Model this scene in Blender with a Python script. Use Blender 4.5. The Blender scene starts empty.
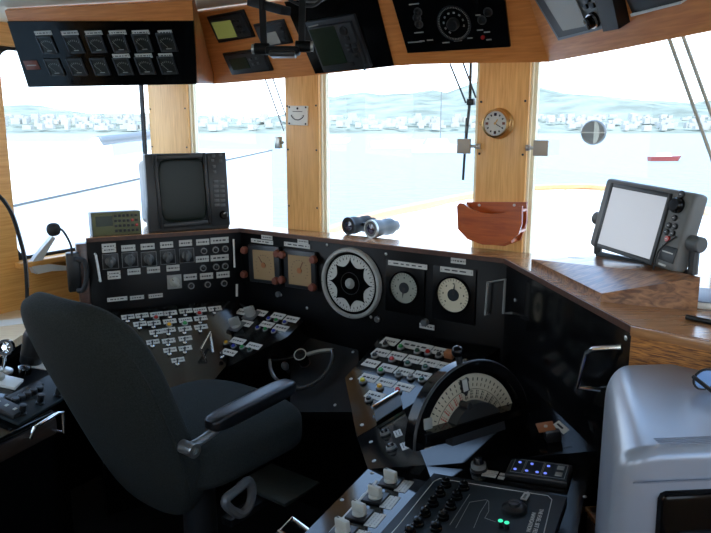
import bpy, bmesh, math, random
from mathutils import Matrix, Vector
random.seed(7)
SC = bpy.context.scene
COL = SC.collection
V = Vector
PI = math.pi
# ------------------------------------------------------------------ camera model (a point of the photo -> a point on a real plane of the place)
PITCH = math.radians(11.35); FPX = 690.0; CX, CY = 355.5, 266.5
CAM = V((0, 0, 1.65))
_s, _c = math.sin(PITCH), math.cos(PITCH)
def ray(px, py):
    u = (px-CX)/FPX; v = (CY-py)/FPX
    return V((u, _c+v*_s, -_s+v*_c))
def hitz(px, py, z):
    r = ray(px, py); return CAM + r*((z-CAM.z)/r.z)
def hity(px, py, y):
    r = ray(px, py); return CAM + r*((y-CAM.y)/r.y)
def proj(p):
    p = V(p)-CAM; d = p.y*_c-p.z*_s; v = p.y*_s+p.z*_c
    return CX+FPX*p.x/d, CY-FPX*v/d
class Pl:
    def __init__(s, o, ex, n):
        s.o = V(o); s.n = V(n).normalized(); ex = V(ex); ex = ex - s.n*ex.dot(s.n)
        s.ex = ex.normalized(); s.ey = s.n.cross(s.ex)
    def hit(s, px, py):
        r = ray(px, py); return CAM + r*((s.o-CAM).dot(s.n)/r.dot(s.n))
    def uv(s, px, py):
        q = s.hit(px, py)-s.o; return V((q.dot(s.ex), q.dot(s.ey)))
    def pt(s, a, b, l=0): return s.o+s.ex*a+s.ey*b+s.n*l
    def mat(s, p, rot=0, lift=0):
        p = V(p)+s.n*lift; ca, sa = math.cos(rot), math.sin(rot)
        x = s.ex*ca+s.ey*sa; y = s.ey*ca-s.ex*sa
        return Matrix(((x.x, y.x, s.n.x, p.x), (x.y, y.y, s.n.y, p.y), (x.z, y.z, s.n.z, p.z), (0, 0, 0, 1)))
    def fr(s, px, py, rot=0, lift=0): return s.mat(s.hit(px, py), rot, lift)
    def size(s, px, py, w, h):
        p = s.hit(px, py); a = proj(p); bx = proj(p+s.ex*.01); by = proj(p+s.ey*.01)
        return w/abs((bx[0]-a[0])*100), h/abs((by[1]-a[1])*100)
    def q4(s, tl, tr, br, bl, lift=0):
        a, b, c, d = [s.uv(*k) for k in (tl, tr, br, bl)]
        e = ((b-a)+(c-d))/2; w = e.length; rot = math.atan2(e.y, e.x)
        up = ((a-d)+(b-c))/2; h = abs(-e.y*up.x+e.x*up.y)/w
        m = (a+b+c+d)/4
        return s.mat(s.pt(m.x, m.y), rot, lift), w, h
def vert(a, b, tilt=0):
    d = V(b)-V(a); d.z = 0; d.normalize(); n = V((d.y, -d.x, 0)); t = math.radians(tilt)
    return Pl(a, d, n*math.cos(t)-V((0, 0, 1))*math.sin(t))
def desk(P, z, sl):
    o = P.o.copy(); o.z = z; t = math.radians(sl)
    h = V((P.n.x, P.n.y, 0)).normalized()
    return Pl(o, P.ex, h*math.sin(t)+V((0, 0, 1))*math.cos(t))
def three(p, q, r):                       # plane through three points, x along p->q, facing up
    n = (V(q)-V(p)).cross(V(r)-V(p))
    if n.z < 0: n = -n
    return Pl(p, V(q)-V(p), n)
# ------------------------------------------------------------------ materials
def lin(c):
    return tuple((x/255/12.92 if x/255 <= .04045 else ((x/255+.055)/1.055)**2.4) for x in c)+(1,)
MATS = {}
def mat(name, col, rough=.5, metal=0, spec=.5, coat=0, noise=0, nscale=40, bump=0, emit=None, estr=0):
    m = bpy.data.materials.new(name); m.use_nodes = True; nt = m.node_tree; b = nt.nodes['Principled BSDF']
    c = lin(col)
    b.inputs['Base Color'].default_value = c; b.inputs['Roughness'].default_value = rough; b.inputs['Metallic'].default_value = metal
    b.inputs['Specular IOR Level'].default_value = spec; b.inputs['Coat Weight'].default_value = coat
    tc = nt.nodes.new('ShaderNodeTexCoord')
    n = nt.nodes.new('ShaderNodeTexNoise'); n.inputs['Scale'].default_value = nscale; n.inputs['Detail'].default_value = 4
    nt.links.new(tc.outputs['Object'], n.inputs['Vector'])
    if noise:
        r = nt.nodes.new('ShaderNodeValToRGB')
        r.color_ramp.elements[0].color = tuple(x*(1-noise) for x in c[:3])+(1,); r.color_ramp.elements[1].color = tuple(min(1, x*(1+noise)) for x in c[:3])+(1,)
        r.color_ramp.elements[0].position = .3; r.color_ramp.elements[1].position = .7
        nt.links.new(n.outputs['Fac'], r.inputs['Fac']); nt.links.new(r.outputs['Color'], b.inputs['Base Color'])
    if bump:
        bp = nt.nodes.new('ShaderNodeBump'); bp.inputs['Strength'].default_value = bump; bp.inputs['Distance'].default_value = .002
        nt.links.new(n.outputs['Fac'], bp.inputs['Height']); nt.links.new(bp.outputs['Normal'], b.inputs['Normal'])
    if emit:
        b.inputs['Emission Color'].default_value = lin(emit); b.inputs['Emission Strength'].default_value = estr
    MATS[name] = m; return m
def wood(name, c1, c2, sc=(2, 30, 30), rough=.4, coat=.2, contrast=(.3, .7), detail=6, dist=.6):
    m = bpy.data.materials.new(name); m.use_nodes = True; nt = m.node_tree; b = nt.nodes['Principled BSDF']
    b.inputs['Roughness'].default_value = rough; b.inputs['Coat Weight'].default_value = coat; b.inputs['Coat Roughness'].default_value = .15
    tc = nt.nodes.new('ShaderNodeTexCoord'); mp = nt.nodes.new('ShaderNodeMapping'); mp.inputs['Scale'].default_value = sc
    n = nt.nodes.new('ShaderNodeTexNoise'); n.inputs['Scale'].default_value = 3; n.inputs['Detail'].default_value = detail; n.inputs['Distortion'].default_value = dist
    r = nt.nodes.new('ShaderNodeValToRGB')
    r.color_ramp.elements[0].position = contrast[0]; r.color_ramp.elements[1].position = contrast[1]
    r.color_ramp.elements[0].color = lin(c2); r.color_ramp.elements[1].color = lin(c1)
    nt.links.new(tc.outputs['Object'], mp.inputs['Vector']); nt.links.new(mp.outputs['Vector'], n.inputs['Vector'])
    nt.links.new(n.outputs['Fac'], r.inputs['Fac']); nt.links.new(r.outputs['Color'], b.inputs['Base Color'])
    MATS[name] = m; return m
M = MATS
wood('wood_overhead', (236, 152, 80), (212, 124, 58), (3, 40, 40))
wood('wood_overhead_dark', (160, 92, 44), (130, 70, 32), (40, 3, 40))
wood('wood_pillar', (240, 186, 114), (216, 156, 86), (40, 2.2, 40), rough=.5)
wood('wood_wall', (244, 184, 104), (222, 154, 76), (2.2, 40, 40), rough=.45)
wood('wood_ledge', (176, 126, 82), (128, 84, 50), (2.5, 34, 34), rough=.25, coat=.3)
wood('wood_ledge_edge', (84, 52, 38), (56, 34, 26), (3, 40, 40), rough=.35)
wood('dim_wood', (58, 44, 34), (40, 30, 24), (3, 40, 40), rough=.5)
wood('wood_oak_face', (196, 128, 56), (92, 48, 18), (9, 110, 60), rough=.45, coat=0, contrast=(.36, .64), detail=5)
wood('wood_block', (166, 116, 76), (92, 56, 34), (1.6, 22, 22), rough=.3, coat=.2, dist=1.0, contrast=(.35, .65))
wood('wood_mahogany', (184, 88, 28), (146, 60, 16), (3, 26, 26), rough=.3, coat=.4)
wood('wood_counter', (238, 216, 182), (222, 194, 152), (2.5, 30, 30), rough=.4)
wood('wood_rail', (206, 150, 90), (176, 118, 64), (3, 30, 30), rough=.4)
mat('cream_paint', (246, 232, 200), .5); mat('ceiling_paint', (240, 230, 206), .6, noise=.03)
mat('floor_black', (14, 14, 15), .55, noise=.3)
mat('black_panel', (7, 7, 8), .3, spec=.12, noise=.25, nscale=9)
mat('black_gloss', (9, 9, 10), .12, spec=.18, noise=.2, nscale=7)
mat('desk_gloss', (11, 11, 11), .1, spec=.38, noise=.25, nscale=9)
mat('board_slate', (24, 32, 36), .5, spec=.3)
mat('black_plastic', (16, 17, 18), .4); mat('black_rubber', (15, 15, 16), .7)
mat('dark_metal', (40, 42, 44), .35, metal=.3)
mat('grey_plastic', (82, 84, 84), .45); mat('charcoal_plastic', (46, 48, 50), .45); mat('dark_plastic', (30, 32, 34), .4)
mat('olive_face', (88, 90, 56), .5)
mat('grey_metal', (112, 114, 114), .4, metal=.4); mat('chrome', (225, 228, 230), .12, metal=1); mat('steel', (176, 176, 170), .3, metal=.9)
mat('brass', (186, 150, 100), .3, metal=1); mat('white_label', (190, 189, 182), .45); mat('ink', (22, 22, 24), .6); mat('red_ink', (176, 60, 50), .6)
mat('ivory', (176, 174, 162), .4); mat('white_plastic', (226, 226, 220), .4); mat('grey_knob', (150, 150, 144), .45)
mat('beige_dial', (150, 122, 84), .45); mat('cream_dial', (200, 190, 164), .45); mat('white_dial', (190, 190, 182), .4); mat('grey_dial', (140, 142, 130), .45)
mat('rust_knob', (112, 56, 38), .5); mat('copper', (160, 100, 62), .4, metal=.4)
for nm, c in (('red', (170, 40, 36)), ('green', (60, 150, 84)), ('dark_green', (36, 74, 58)), ('blue', (60, 70, 160)), ('amber', (214, 160, 40)), ('yellow', (190, 186, 60)), ('black', (26, 26, 28)), ('clear', (110, 112, 108))):
    mat('cap_'+nm, c, .25, spec=.7)
mat('lamp_blue', (110, 130, 230), .3, emit=(120, 140, 255), estr=.6); mat('lamp_green', (60, 220, 170), .3, emit=(60, 230, 170), estr=.7)
mat('lcd_green', (150, 160, 84), .25, emit=(160, 168, 92), estr=.14); mat('lcd_dark', (34, 46, 32), .2, spec=.2); mat('lcd_grey', (120, 122, 118), .25, emit=(140, 142, 140), estr=.12)
mat('crt', (20, 27, 23), .2, spec=.12); mat('lcd_painted_glare', (190, 192, 196), .25, noise=.03, nscale=3, emit=(196, 198, 206), estr=.28)  # radar screen's emission paints in the bright window reflected on the blank LCD
mat('meter_face', (34, 37, 34), .3, spec=.2); mat('fabric', (37, 40, 38), .95, spec=.15, noise=.35, nscale=260, bump=.5)
mat('grey_case', (100, 100, 97), .5); mat('rim_grey', (156, 156, 150), .4); mat('board_dull', (13, 12, 12), .6, spec=.25, noise=.2, nscale=12); mat('ring_grey', (150, 150, 146), .3, metal=.3); mat('clamp_grey', (168, 158, 144), .5, metal=.2); mat('bracket_black', (8, 8, 8), .55, spec=.2); mat('rim_black', (52, 54, 56), .2, spec=.8); mat('leather', (14, 15, 17), .35, spec=.35); mat('silver_case', (146, 152, 162), .3, metal=.25, noise=.03, nscale=6); mat('silver_dark', (120, 126, 138), .35, metal=.25)
mat('paper', (226, 224, 214), .7); mat('plate_green_grey', (48, 52, 46), .5, noise=.15); mat('booklet', (110, 118, 134), .5)
mat('deck_paint', (240, 238, 230), .6); mat('hull_white', (240, 240, 238), .4); mat('red_hull', (150, 70, 64), .5)
mat('hills', (128, 133, 121), .9, spec=0, noise=.3, nscale=.03); mat('town', (176, 172, 162), .8, spec=0)
mat('lens_glass', (30, 34, 60), .06, spec=1); mat('bluish_lens', (120, 150, 190), .1)
def sea_mat():
    m = mat('sea_water', (130, 144, 148), .5, spec=.12); nt = m.node_tree; b = nt.nodes['Principled BSDF']
    tc = nt.nodes.new('ShaderNodeTexCoord'); n = nt.nodes.new('ShaderNodeTexNoise'); n.inputs['Scale'].default_value = .6; n.inputs['Detail'].default_value = 6
    bp = nt.nodes.new('ShaderNodeBump'); bp.inputs['Strength'].default_value = .8; bp.inputs['Distance'].default_value = .6
    nt.links.new(tc.outputs['Object'], n.inputs['Vector']); nt.links.new(n.outputs['Fac'], bp.inputs['Height']); nt.links.new(bp.outputs['Normal'], b.inputs['Normal'])
sea_mat()
def glass_mat():
    m = bpy.data.materials.new('pane_glass'); m.use_nodes = True; nt = m.node_tree; nt.nodes.clear()
    o = nt.nodes.new('ShaderNodeOutputMaterial'); mx = nt.nodes.new('ShaderNodeMixShader'); t = nt.nodes.new('ShaderNodeBsdfTransparent'); g = nt.nodes.new('ShaderNodeBsdfGlossy')
    g.inputs['Roughness'].default_value = .02; f = nt.nodes.new('ShaderNodeFresnel'); f.inputs['IOR'].default_value = 1.35
    t.inputs['Color'].default_value = (.97, .985, .985, 1)
    ge = nt.nodes.new('ShaderNodeNewGeometry'); sb = nt.nodes.new('ShaderNodeMath'); sb.operation = 'SUBTRACT'; sb.use_clamp = True; nt.links.new(f.outputs['Fac'], sb.inputs[0]); nt.links.new(ge.outputs['Backfacing'], sb.inputs[1]); nt.links.new(sb.outputs[0], mx.inputs['Fac']); nt.links.new(t.outputs['BSDF'], mx.inputs[1]); nt.links.new(g.outputs['BSDF'], mx.inputs[2]); nt.links.new(mx.outputs['Shader'], o.inputs['Surface'])
    M['glass'] = m
glass_mat()
# ------------------------------------------------------------------ mesh builder
class MB:
    def __init__(s): s.v = []; s.f = []; s.mi = []; s.m = []
    def _m(s, m):
        m = M[m]
        if m not in s.m: s.m.append(m)
        return s.m.index(m)
    def raw(s, vs, fs, m, T=None):
        i0 = len(s.v); k = s._m(m)
        s.v += [tuple(T @ V(p)) if T else tuple(p) for p in vs]
        s.f += [tuple(i0+i for i in f) for f in fs]; s.mi += [k]*len(fs); return s
    def box(s, c, d, m, bev=0, T=None, seg=2):
        bm = bmesh.new(); bmesh.ops.create_cube(bm, size=1)
        for v in bm.verts: v.co = V((v.co.x*d[0]+c[0], v.co.y*d[1]+c[1], v.co.z*d[2]+c[2]))
        if bev: bmesh.ops.bevel(bm, geom=bm.edges[:], offset=min(bev, min(d)*.49), segments=seg, affect='EDGES', profile=.5)
        bm.verts.index_update()
        s.raw([v.co.copy() for v in bm.verts], [[v.index for v in f.verts] for f in bm.faces], m, T); bm.free(); return s
    def prism(s, pts, z0, z1, m, T=None, bev=0):
        n = len(pts)
        a = sum(pts[i][0]*pts[(i+1) % n][1]-pts[(i+1) % n][0]*pts[i][1] for i in range(n))
        if a < 0: pts = pts[::-1]
        vs = [(p[0], p[1], z0) for p in pts]+[(p[0], p[1], z1) for p in pts]
        fs = [list(range(n))[::-1], list(range(n, 2*n))]+[[i, (i+1) % n, n+(i+1) % n, n+i] for i in range(n)]
        return s.raw(vs, fs, m, T)
    def hexa(s, bot, top, m, T=None):
        n = len(bot); vs = list(bot)+list(top)
        return s.raw(vs, [list(range(n))[::-1], list(range(n, 2*n))]+[[i, (i+1) % n, n+(i+1) % n, n+i] for i in range(n)], m, T)
    def lathe(s, prof, m, n=24, T=None, cap=True):
        vs = []; fs = []; L = len(prof)
        for i in range(n):
            a = 2*PI*i/n
            for r, z in prof: vs.append((r*math.cos(a), r*math.sin(a), z))
        for i in range(n):
            j = (i+1) % n
            for k in range(L-1): fs.append([i*L+k, j*L+k, j*L+k+1, i*L+k+1])
        if prof[0][0] > 1e-6: fs.append([i*L for i in range(n)][::-1])
        if cap and prof[-1][0] > 1e-6: fs.append([i*L+L-1 for i in range(n)])
        return s.raw(vs, fs, m, T)
    def ring(s, r0, r1, z0, z1, m, n=32, T=None):
        pr = [(r0, z0), (r1, z0), (r1, z1), (r0, z1)]; vs = []; fs = []
        for i in range(n):
            a = 2*PI*i/n
            vs += [(r*math.cos(a), r*math.sin(a), z) for r, z in pr]
        for i in range(n):
            j = (i+1) % n
            for k in range(4): fs.append([i*4+k, j*4+k, j*4+(k+1) % 4, i*4+(k+1) % 4])
        return s.raw(vs, fs, m, T)
    def cyl(s, p0, p1, r, m, n=16, r1=None, T=None):
        p0, p1 = V(p0), V(p1); d = p1-p0; q = d.to_track_quat('Z', 'Y').to_matrix().to_4x4(); q.translation = p0
        r1 = r if r1 is None else r1; h = d.length; b = min(r, r1, h/2)*.15
        s.lathe([(r-b, 0), (r, b), (r1, h-b), (r1-b, h)], m, n, (T @ q) if T else q); return s
    def sph(s, c, r, m, n=16, T=None):
        r = (r, r, r) if isinstance(r, (int, float)) else r
        k = n//2; vs = []; fs = []
        for i in range(k+1):
            t = PI*i/k
            for j in range(n):
                p = 2*PI*j/n; vs.append((c[0]+r[0]*math.sin(t)*math.cos(p), c[1]+r[1]*math.sin(t)*math.sin(p), c[2]-r[2]*math.cos(t)))
        for i in range(k):
            for j in range(n):
                j2 = (j+1) % n; fs.append([i*n+j, i*n+j2, (i+1)*n+j2, (i+1)*n+j])
        return s.raw(vs, fs, m, T)
    def tube(s, pts, r, m, n=8, T=None, smooth=0, closed=False):
        pts = [V(p) for p in pts]
        if smooth:
            P = pts; q = []
            L = len(P)
            for i in range(L if closed else L-1):
                p0 = P[(i-1) % L] if closed or i > 0 else P[i]; p1 = P[i]; p2 = P[(i+1) % L]; p3 = P[(i+2) % L] if closed or i+2 < L else p2
                for k in range(smooth):
                    t = k/smooth
                    q.append(.5*((2*p1)+(p2-p0)*t+(2*p0-5*p1+4*p2-p3)*t*t+(3*p1-p0-3*p2+p3)*t**3))
            if not closed: q.append(P[-1])
            pts = q
        L = len(pts); vs = []; fs = []; up = None
        for i, p in enumerate(pts):
            a = pts[(i-1) % L] if closed or i > 0 else p; b = pts[(i+1) % L] if closed or i < L-1 else p
            t = (b-a).normalized()
            if up is None: up = t.orthogonal().normalized()
            up = (up-t*up.dot(t)).normalized(); w = t.cross(up)
            rr = r[i] if isinstance(r, (list, tuple)) else r
            for k in range(n):
                an = 2*PI*k/n; vs.append(p+(up*math.cos(an)+w*math.sin(an))*rr)
        for i in range(L if closed else L-1):
            i2 = (i+1) % L
            for k in range(n): fs.append([i*n+k, i*n+(k+1) % n, i2*n+(k+1) % n, i2*n+k])
        if not closed: fs += [list(range(n))[::-1], [(L-1)*n+k for k in range(n)]]
        return s.raw(vs, fs, m, T)
    def soft(s, c, d, m, p=5, n=10, T=None, fn=None):   # cushion: a box with full round edges
        vs = []; idx = {}; fs = []
        def vid(q):
            k = tuple(round(x, 5) for x in q)
            if k not in idx:
                nn = (abs(q[0])**p+abs(q[1])**p+abs(q[2])**p)**(1/p)
                w = V(q)/nn; w = V((w.x*d[0]/2, w.y*d[1]/2, w.z*d[2]/2))
                if fn: w = fn(w)
                idx[k] = len(vs); vs.append(w+V(c))
            return idx[k]
        for ax in range(3):
            for sg in (-1, 1):
                for i in range(n):
                    for j in range(n):
                        cs = []
                        for a, b in ((0, 0), (1, 0), (1, 1), (0, 1)):
                            q = [0, 0, 0]; q[ax] = sg; q[(ax+1) % 3] = -1+2*(i+a)/n; q[(ax+2) % 3] = -1+2*(j+b)/n; cs.append(vid(q))
                        fs.append(cs if sg > 0 else cs[::-1])
        return s.raw(vs, fs, m, T)
    def mesh(s, name, ang=35):
        me = bpy.data.meshes.new(name); me.from_pydata([tuple(v) for v in s.v], [], s.f)
        for m in s.m: me.materials.append(m)
        me.polygons.foreach_set('material_index', s.mi); me.polygons.foreach_set('use_smooth', [True]*len(s.f)); me.update()
        me.set_sharp_from_angle(angle=math.radians(ang)); return me
I4 = Matrix.Identity(4)
def link(name, data, parent=None, T=None):
    o = bpy.data.objects.new(name, data); COL.objects.link(o)
    if parent is not None: o.parent = parent
    if T is not None: o.matrix_basis = T
    return o
def obj(name, b, parent=None, T=None, **kw): return link(name, b.mesh(name, **kw), parent, T)
def tag(o, label=None, cat=None, group=None, kind=None):
    for k, v in (('label', label), ('category', cat), ('group', group), ('kind', kind)):
        if v: o[k] = v
    return o
def thing(name, label, cat, T=None, group=None): return tag(link(name, None, None, T or I4), label, cat, group)
def W(o):                                  # world matrix of a thing or part built in this script
    m = o.matrix_basis.copy()
    return (W(o.parent) @ m) if o.parent else m
def rel(parent, Tw): return W(parent).inverted() @ Tw
def text(name, s, size, m, parent, T, depth=.0004, align='CENTER'):
    cu = bpy.data.curves.new(name, 'FONT'); cu.body = s; cu.size = size; cu.extrude = depth; cu.align_x = align; cu.align_y = 'CENTER'
    t = bpy.data.objects.new(name, cu); COL.objects.link(t); bpy.context.view_layer.update()
    me = bpy.data.meshes.new_from_object(t.evaluated_get(bpy.context.evaluated_depsgraph_get())); bpy.data.objects.remove(t)
    me.materials.clear(); me.materials.append(M[m]); return link(name, me, parent, T)
CACHE = {}
def cached(key, fn):
    if key not in CACHE: CACHE[key] = fn()
    return CACHE[key]
# ---- small console fittings
def plate_mesh(w, h, lines, seed):
    rr = random.Random(seed); b = MB(); b.box((0, 0, .0008), (w, h, .0016), 'white_label', .0003, seg=1)
    for l in range(lines):
        y = h*((lines-1)/2-l)/max(lines, 1)*.8; x = -w*.36
        while x < w*.34:
            L = min(w*rr.uniform(.06, .2), w*.37-x); b.box((x+L/2, y, .0017), (L, h*.24/lines, .0003), 'ink' if lines < 3 else 'grey_knob'); x += L+w*.06
    for sx in (-1, 1): b.cyl((sx*w*.45, 0, .001), (sx*w*.45, 0, .0022), min(h*.14, .0016), 'ink', 8)
    return b.mesh('label_plate')
def label(par, P, px, py, w, h, lines=1, rot=0, lift=0, m=False):
    if not m: w, h = P.size(px, py, w, h)
    key = ('lab', round(w, 3), round(h, 3), lines, random.randint(0, 2))
    return link('label_plate', cached(key, lambda: plate_mesh(w, h, lines, hash(key[1:4])+key[4])), par, rel(par, P.fr(px, py, rot, lift)))
def button(par, P, px, py, cap='black', r=.011, h=.012, rot=0):
    def mk():
        b = MB(); b.ring(r*.74, r, 0, h*.55, 'ring_grey', 20); b.ring(r*.9, r*1.15, 0, h*.2, 'dark_metal', 20); return b.mesh('push_button')
    o = link('push_button', cached(('btn', r, h), mk), par, rel(par, P.fr(px, py, rot)))
    def mc():
        b = MB(); b.lathe([(r*.74, 0), (r*.74, h*.6), (r*.55, h), (0, h*1.05)], 'cap_'+cap, 18); return b.mesh('button_cap')
    link('button_cap', cached(('cap', cap, r, h), mc), o); return o
def rotary(par, P, px, py, w, m_plate='black_plastic', m_knob='grey_knob', frame='grey_metal', rot=0, krot=0, hk=.02):
    def mk():
        b = MB(); b.box((0, 0, .003), (w, w, .006), m_plate, .001)
        if frame:
            for a, c in ((0, 1), (0, -1), (1, 0), (-1, 0)): b.box((a*w*.49, c*w*.49, .0068), (w if a == 0 else w*.035, w if c == 0 else w*.035, .0012), frame)
        return b.mesh('rotary_switch')
    o = link('rotary_switch', cached(('rot', w, m_plate, frame), mk), par, rel(par, P.fr(px, py, rot)))
    def kn():
        b = MB(); b.lathe([(w*.34, .006), (w*.34, .009), (w*.26, .012), (0, .012)], m_knob, 20)
        b.box((0, 0, .006+hk/2), (w*.24, w*.72, hk), m_knob, w*.05); b.box((0, w*.26, .0065+hk), (w*.05, w*.16, .001), 'ink'); return b.mesh('switch_knob')
    link('switch_knob', cached(('kn', w, m_knob, hk), kn), o, Matrix.Rotation(krot, 4, 'Z')); return o
def toggle(par, P, px, py, tilt=.4, rot=0):
    def mk():
        b = MB(); b.lathe([(.009, 0), (.009, .004), (.0065, .006), (0, .007)], 'chrome', 8); b.cyl((0, 0, .005), (0, .008, .024), .0026, 'dark_metal', 8, .004); return b.mesh('toggle_switch')
    return link('toggle_switch', cached('tog', mk), par, rel(par, P.fr(px, py, rot)))
def bail(name, par, pts, r=.006, m='chrome', sm=0):   # bent rod handle from world points
    Tw = Matrix.Translation(pts[0]); b = MB(); b.tube([V(p)-V(pts[0]) for p in pts], r, m, 10, smooth=sm); return obj(name, b, par, rel(par, Tw))
def screws(par, P, pts, r=.004):
    for px, py in pts:
        def mk():
            b = MB(); b.lathe([(r, 0), (r, .0012), (r*.6, .0025), (0, .003)], 'steel', 12); return b.mesh('screw')
        link('screw', cached(('scr', r), mk), par, rel(par, P.fr(px, py)))
def slab(P, pix, th, m, T, lift=0, vertical=False, zb=None):   # polygon on plane P given by photo points; local to T
    b = MB(); Ti = T.inverted(); top = [(k if isinstance(k, V) else P.hit(*k))+P.n*lift for k in pix]
    if zb is not None: bot = [V((p.x, p.y, zb)) for p in top]
    else: bot = [p-P.n*th for p in top]
    nrm = (top[1]-top[0]).cross(top[2]-top[0])
    a = V((0, 0, 0))
    for i in range(len(top)): a += top[i].cross(top[(i+1) % len(top)])
    if a.dot(P.n) < 0: top.reverse(); bot.reverse()
    b.hexa([Ti @ p for p in bot], [Ti @ p for p in top], m); return b
# ================================================================== THE PLACE
ZL = 1.22; ZC = 2.06
a_, b_, c_, d_ = [hitz(*q, ZL) for q in ((86, 238), (240, 228), (505, 258), (632, 325))]
e_ = hitz(711, 340, ZL)
PC, PLf, PR = vert(b_, c_), vert(a_, b_), vert(c_, d_)
w0, w1 = hitz(303, 230, ZL), hitz(500, 250, ZL)
WF = vert(w0, w1)
U0, U1 = WF.uv(151, 150).x, 2.85                         # front wall extent along its own x
cl = WF.pt(U0, 0); cr = WF.pt(U1, 0)
inw = V((WF.n.x, WF.n.y, 0)).normalized()
LA = math.radians(58); ldir = V((math.cos(LA), math.sin(LA), 0))
LW = vert(cl-ldir, cl)                                    # left wall plane (x runs towards the front corner)
LL = 3.7
la = cl-ldir*LL; ra = cr+inw*3.6
def flat(p, z): return V((p.x, p.y, z))
room = [cl, cr, ra, la]
def structure(o): o['kind'] = 'structure'; return o
b = MB(); b.hexa([flat(p, -.05) for p in reversed(room)], [flat(p, 0) for p in reversed(room)], 'floor_black'); structure(obj('floor', b))
ext = [cl+(cl-ra)*.04, cr+(cr-la)*.04, ra+(ra-cl)*.04, la+(la-cr)*.04]
b = MB(); b.hexa([flat(p, ZC) for p in reversed(ext)], [flat(p, ZC+.08) for p in reversed(ext)], 'ceiling_paint'); structure(obj('ceiling', b))
# front wall: band below and above the windows, pillars, window frames with panes
TH = .05; ZS, ZT = 1.2, 1.98
def local_wall(P): return P.mat(flat(P.o, 0))              # local x along wall, y up, z inwards
TF = local_wall(WF)
b = MB(); b.box(((U0+U1)/2, ZS/2, -TH/2), (U1-U0+.1, ZS, TH), 'wood_wall'); b.box(((U0+U1)/2, (ZT+ZC)/2, -TH/2), (U1-U0+.1, ZC-ZT, TH), 'wood_wall'); structure(obj('wall_front', b, None, TF))
ux = lambda px, py=150: WF.uv(px, py).x
pill = [(U0, ux(189)), (ux(286), ux(319)), (ux(476.5), ux(526.5)), (ux(730), ux(730)+.19), (ux(730)+.19+.55, U1)]
for i, (p, q) in enumerate(pill):
    b = MB(); b.box(((p+q)/2, (ZS+ZT)/2, -TH/2), (q-p, ZT-ZS, TH), 'wood_pillar', .003)
    b.box((q+.0035, (ZS+ZT)/2, -TH/2-.006), (.007, ZT-ZS, TH-.014), 'cream_paint')
    if i: b.box((p-.0035, (ZS+ZT)/2, -TH/2-.006), (.007, ZT-ZS, TH-.014), 'cream_paint')
    for x in (p+.012, q-.012):
        for z in (ZS+.12, (ZS+ZT)/2-.03, ZT-.24): b.cyl((x, z, 0), (x, z, .003), .004, 'dark_metal', 10)
    structure(obj('trim_%d' % (i+1), b, None, TF))
def window(n, T, x0, x1, z0, z1, m='cream_paint', depth=TH, fw=.012, round_=0):
    b = MB(); cx, cz = (x0+x1)/2, (z0+z1)/2
    for c, d in (((x0+fw/2, cz), (fw, z1-z0)), ((x1-fw/2, cz), (fw, z1-z0)), ((cx, z0+fw/2), (x1-x0-2*fw, fw)), ((cx, z1-fw/2), (x1-x0-2*fw, fw))):
        b.box((c[0], c[1], -depth*.72), (d[0], d[1], depth*.4), m)
    if round_:
        for sx, sz in ((1, 1), (1, -1), (-1, 1), (-1, -1)):
            ox = x0+fw if sx > 0 else x1-fw; oz = z0+fw if sz > 0 else z1-fw
            P = [(ox, oz)]+[(ox+sx*round_*(1-math.sin(t)), oz+sz*round_*(1-math.cos(t))) for t in [k*PI/2/8 for k in range(9)]]
            b.prism(P, -depth*.92, -depth*.52, m)
    w = structure(obj('window_%d' % n, b, None, T))
    g = MB(); g.box((cx, cz, -depth*.75), (x1-x0-2*fw, z1-z0-2*fw, .005), 'glass'); obj('pane', g, w); return w
for i in range(4): window(i+2, TF, pill[i][1]+.007, pill[i+1][0]-.007, ZS, ZT)
# left wall with the side window
TL = local_wall(LW)
lx = lambda px, py: LW.uv(px, py)
xw0 = lx(8, 150).x; xw1 = LW.uv(151.5, 160).x; zw0 = LW.hit(55, 255).z-.002; zw1 = LW.hit(10, 46).z
xL0 = -(LL-(cl-ldir-LW.o).length) if False else LW.uv(*proj(la)).x if False else (la-LW.o).dot(LW.ex); xL1 = (cl-LW.o).dot(LW.ex)
opens = [(xw0, xw1), (xw0-.16-.75, xw0-.16), (xw0-.16-1.65, xw0-.16-.9)]
def wall_with(name, T, x0, x1, opens, z0, z1, m, th=TH):
    b = MB(); b.box(((x0+x1)/2, z0/2, -th/2), (x1-x0, z0, th), m); b.box(((x0+x1)/2, (z1+ZC)/2, -th/2), (x1-x0, ZC-z1, th), m)
    xs = [x0]+[v for o in sorted(opens) for v in o]+[x1]
    for k in range(0, len(xs), 2):
        if xs[k+1]-xs[k] > .004: b.box(((xs[k]+xs[k+1])/2, (z0+z1)/2, -th/2), (xs[k+1]-xs[k], z1-z0, th), m)
    return structure(obj(name, b, None, T))
wall_with('wall_left', TL, xL0, xL1, opens, zw0, zw1, 'wood_wall')
window(1, TL, xw0, xw1, zw0, zw1, 'black_rubber', TH, .012, .06)
window(6, TL, *opens[1], zw0, zw1, 'black_rubber', TH, .012, .06); window(7, TL, *opens[2], zw0, zw1, 'black_rubber', TH, .012, .06)
b = MB(); b.box(((xw0+xw1)/2, zw0-.012, .02), (xw1-xw0+.04, .024, .045), 'wood_wall', .004); structure(obj('trim_6', b, None, TL))
b = MB(); b.box(((xL0+xL1)/2, .43, .009), (xL1-xL0-.06, .86, .014), 'black_panel', .003); structure(obj('trim_7', b, None, TL))  # black sheet added in place of shade, keeps the lower wall dark
RW = vert(cr, ra); TR = local_wall(RW); RLn = (ra-cr).length
ro = [(.15, .95), (1.1, 1.9), (2.05, 2.85)]
wall_with('wall_right', TR, 0, RLn, ro, ZS, ZT, 'wood_wall')
for i, o in enumerate(ro): window(8+i, TR, o[0], o[1], ZS, ZT)
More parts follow.
